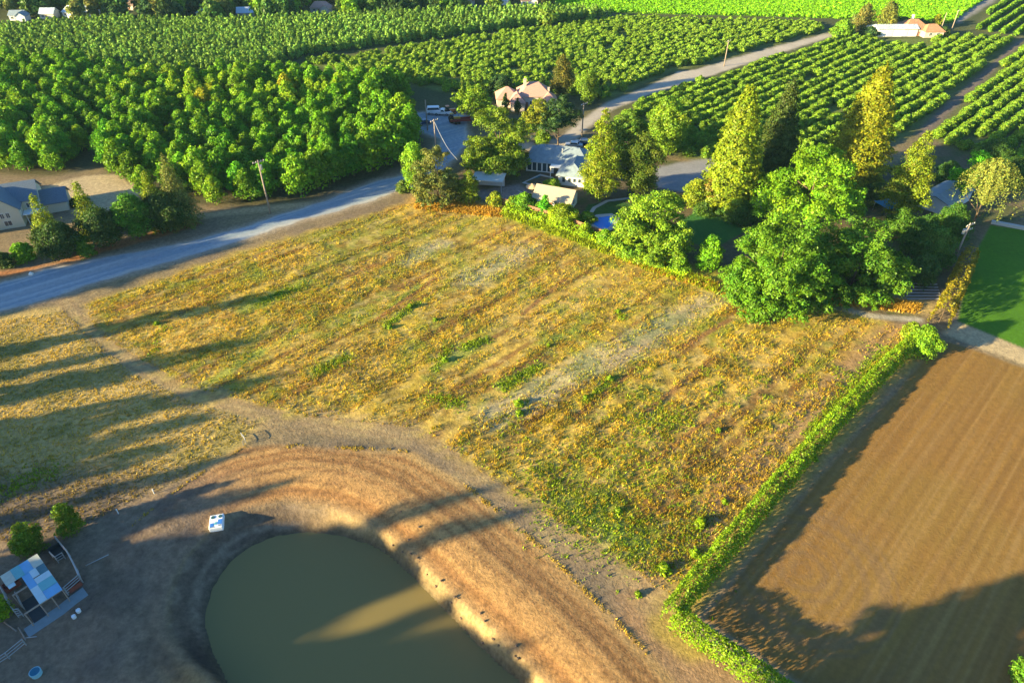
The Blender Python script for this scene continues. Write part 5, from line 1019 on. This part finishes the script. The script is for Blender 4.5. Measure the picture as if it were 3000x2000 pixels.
# rocks and clods on the dam edge, seen as dark specks on the pale bank
RK = pm('clod', (.16, .11, .07), .95, .3, 5, .6); rr_ = random.Random(5); base = []
for i in range(3):
    bm_ = MB(); q = []
    me = bpy.data.meshes.new('rock'); u = [(math.cos(a) * math.cos(b) * rr_.uniform(.8, 1.2), math.sin(a) * math.cos(b) * rr_.uniform(.7, 1.1), math.sin(b) * rr_.uniform(.5, .8)) for b in (-1.0, -.3, .4, 1.1) for a in (0, .9, 1.8, 2.7, 3.6, 4.5, 5.4)]
    f = [(r_ * 7 + k, r_ * 7 + (k + 1) % 7, (r_ + 1) * 7 + (k + 1) % 7, (r_ + 1) * 7 + k) for r_ in range(3) for k in range(7)] + [tuple(range(21, 28)), tuple(range(6, -1, -1))]
    me.from_pydata(u, [], f); me.materials.append(RK); base.append(me)
RC = resample(PV((930, 1268), (1000, 1330), (1060, 1385), (1140, 1460), (1200, 1515)), .9) + resample(PV((880, 1222), (930, 1250), (960, 1280)), 1.2) + resample(PV((930, 1180), (965, 1210), (1000, 1240)), 1.5)
for x, y in RC[:60]:
    x += rr_.gauss(0, .5); y += rr_.gauss(0, .5); o = bpy.data.objects.new('rock', base[rr_.randrange(3)]); COL.objects.link(o); s = rr_.uniform(.08, .22); o.scale = (s, s, s); o.location = (x, y, Z(x, y) + s * .3); o.rotation_euler.z = rr_.uniform(0, 6); tag(o, 'small dark rock on the pale right bank of the pond', 'rock', 'rocks on the right pond bank')

# ------------------------------------------------------------------ tall trees just outside the picture whose shadows reach in
CT = [tree_protos(1, 800 + i, R, h, .8, nc, rc, pf, .12, 2.0)[0] for i, (R, h, nc, rc, pf) in enumerate(((3.4, 14, 30, .34, P_OVAL), (4.2, 13, 34, .32, P_BROAD), (2.6, 15, 26, .4, P_OVAL)))]
CTH = (14, 13, 15); ct = small_trunk(13, .25, 955)
def shade(tip, h, k, s=1.0, grp='tall trees left of the picture', lb='tall leafy tree left of the picture casting a long shadow over the grass'):
    x, y = caster(tip, h); r = thing('tall_tree', lb, 'tree', (x, y, 0), tip[0] % 6.28, grp); z = h / CTH[k]; r.scale = (z * s, z * s, z); c = obj('crown', CT[k], LEAF, r); c.color = (*T_GREEN, 1); obj('trunk', ct, BARK, r); r['at'] = (x, y)
for (tx, ty), h, k, s in (((870, 849), 14, 2, .8), ((732, 996), 13, 0, .9), ((817, 1104), 16, 2, .9), ((446, 1160), 12, 0, .9), ((339, 1030), 11, 2, .9), ((536, 1300), 14, 0, .9), ((150, 1010), 11, 1, .7), ((620, 1215), 15, 0, .8), ((320, 1240), 13, 1, .8)):
    shade(G(tx, ty), h, k, s * 1.25)
TIPS = [((893, 1398), 15, 2, .6), ((723, 1330), 15, 2, .7), ((1440, 1422), 21, 2, .62), ((1565, 1478), 22, 2, .66), ((1545, 1885), 20, 2, .6),
        ((900, 1560), 17, 0, .9), ((1010, 1590), 18, 1, .9), ((1110, 1612), 18, 2, .9), ((1175, 1655), 18, 0, .8), ((1283, 1756), 19, 2, .6), ((1440, 1905), 19, 1, .65), ((1500, 1965), 19, 0, .9),
        ((820, 1640), 16, 1, 1.3), ((700, 1560), 15, 0, 1.2), ((760, 1760), 15, 1, 1.4), ((640, 1700), 14, 0, 1.3), ((560, 1600), 14, 1, 1.3), ((900, 1700), 16, 0, 1.0), ((930, 1945), 16, 1, 1.1), ((1000, 1735), 17, 0, .8), ((1180, 1920), 18, 1, 1.0), ((1330, 2010), 18, 0, 1.0), ((1100, 1990), 17, 1, 1.1), ((620, 1900), 15, 1, 1.5), ((800, 1940), 15, 0, 1.5), ((460, 1720), 13, 1, 1.5), ((450, 1900), 13, 0, 1.5), ((380, 1580), 13, 1, 1.3),
        ((2890, 1850), 13, 1, 1.1), ((3000, 1775), 14, 0, 1.2), ((3080, 1720), 14, 1, 1.3), ((2800, 1930), 12, 0, 1.2), ((3010, 1900), 13, 1, 1.3), ((2900, 2010), 12, 0, 1.3)]
for (tx, ty), h, k, s in (((120, 878), 15, 1, 1.2), ((250, 842), 15, 0, 1.2), ((360, 808), 14, 1, 1.2), ((60, 905), 14, 0, 1.2), ((180, 830), 13, 1, 1.2), ((40, 850), 13, 0, 1.2), ((480, 780), 15, 1, 1.3), ((590, 745), 15, 0, 1.3), ((690, 712), 15, 1, 1.3), ((420, 770), 14, 0, 1.2), ((300, 790), 13, 1, 1.2), ((100, 800), 12, 0, 1.2)): shade(G(tx, ty), h, k, s)
for (tx, ty), h, k, s in TIPS: shade(G(tx, ty), h, k, s, 'tall trees beyond the pond', 'tall leafy tree beyond the pond casting a long shadow across it')
for x, y, s in ((2900, 770, 1), ):
    pass
hz = MB().box(-4100, 4100, -1600, 5100, -5.2, 74).build('haze', []); kind(hz, 'stuff', 'thin blue evening haze')
hm = bpy.data.materials.new('haze_air'); hm.use_nodes = True; hn = hm.node_tree.nodes; hn.remove(hn['Principled BSDF']); pv = hn.new('ShaderNodeVolumePrincipled')
pv.inputs['Color'].default_value = (.40, .72, .95, 1); pv.inputs['Density'].default_value = .00006; pv.inputs['Anisotropy'].default_value = .0
hm.node_tree.links.new(pv.outputs[0], hn['Material Output'].inputs['Volume']); hz.data.materials.append(hm)
print('objects', len(bpy.data.objects), 'faces', sum(len(m.polygons) for m in bpy.data.meshes))
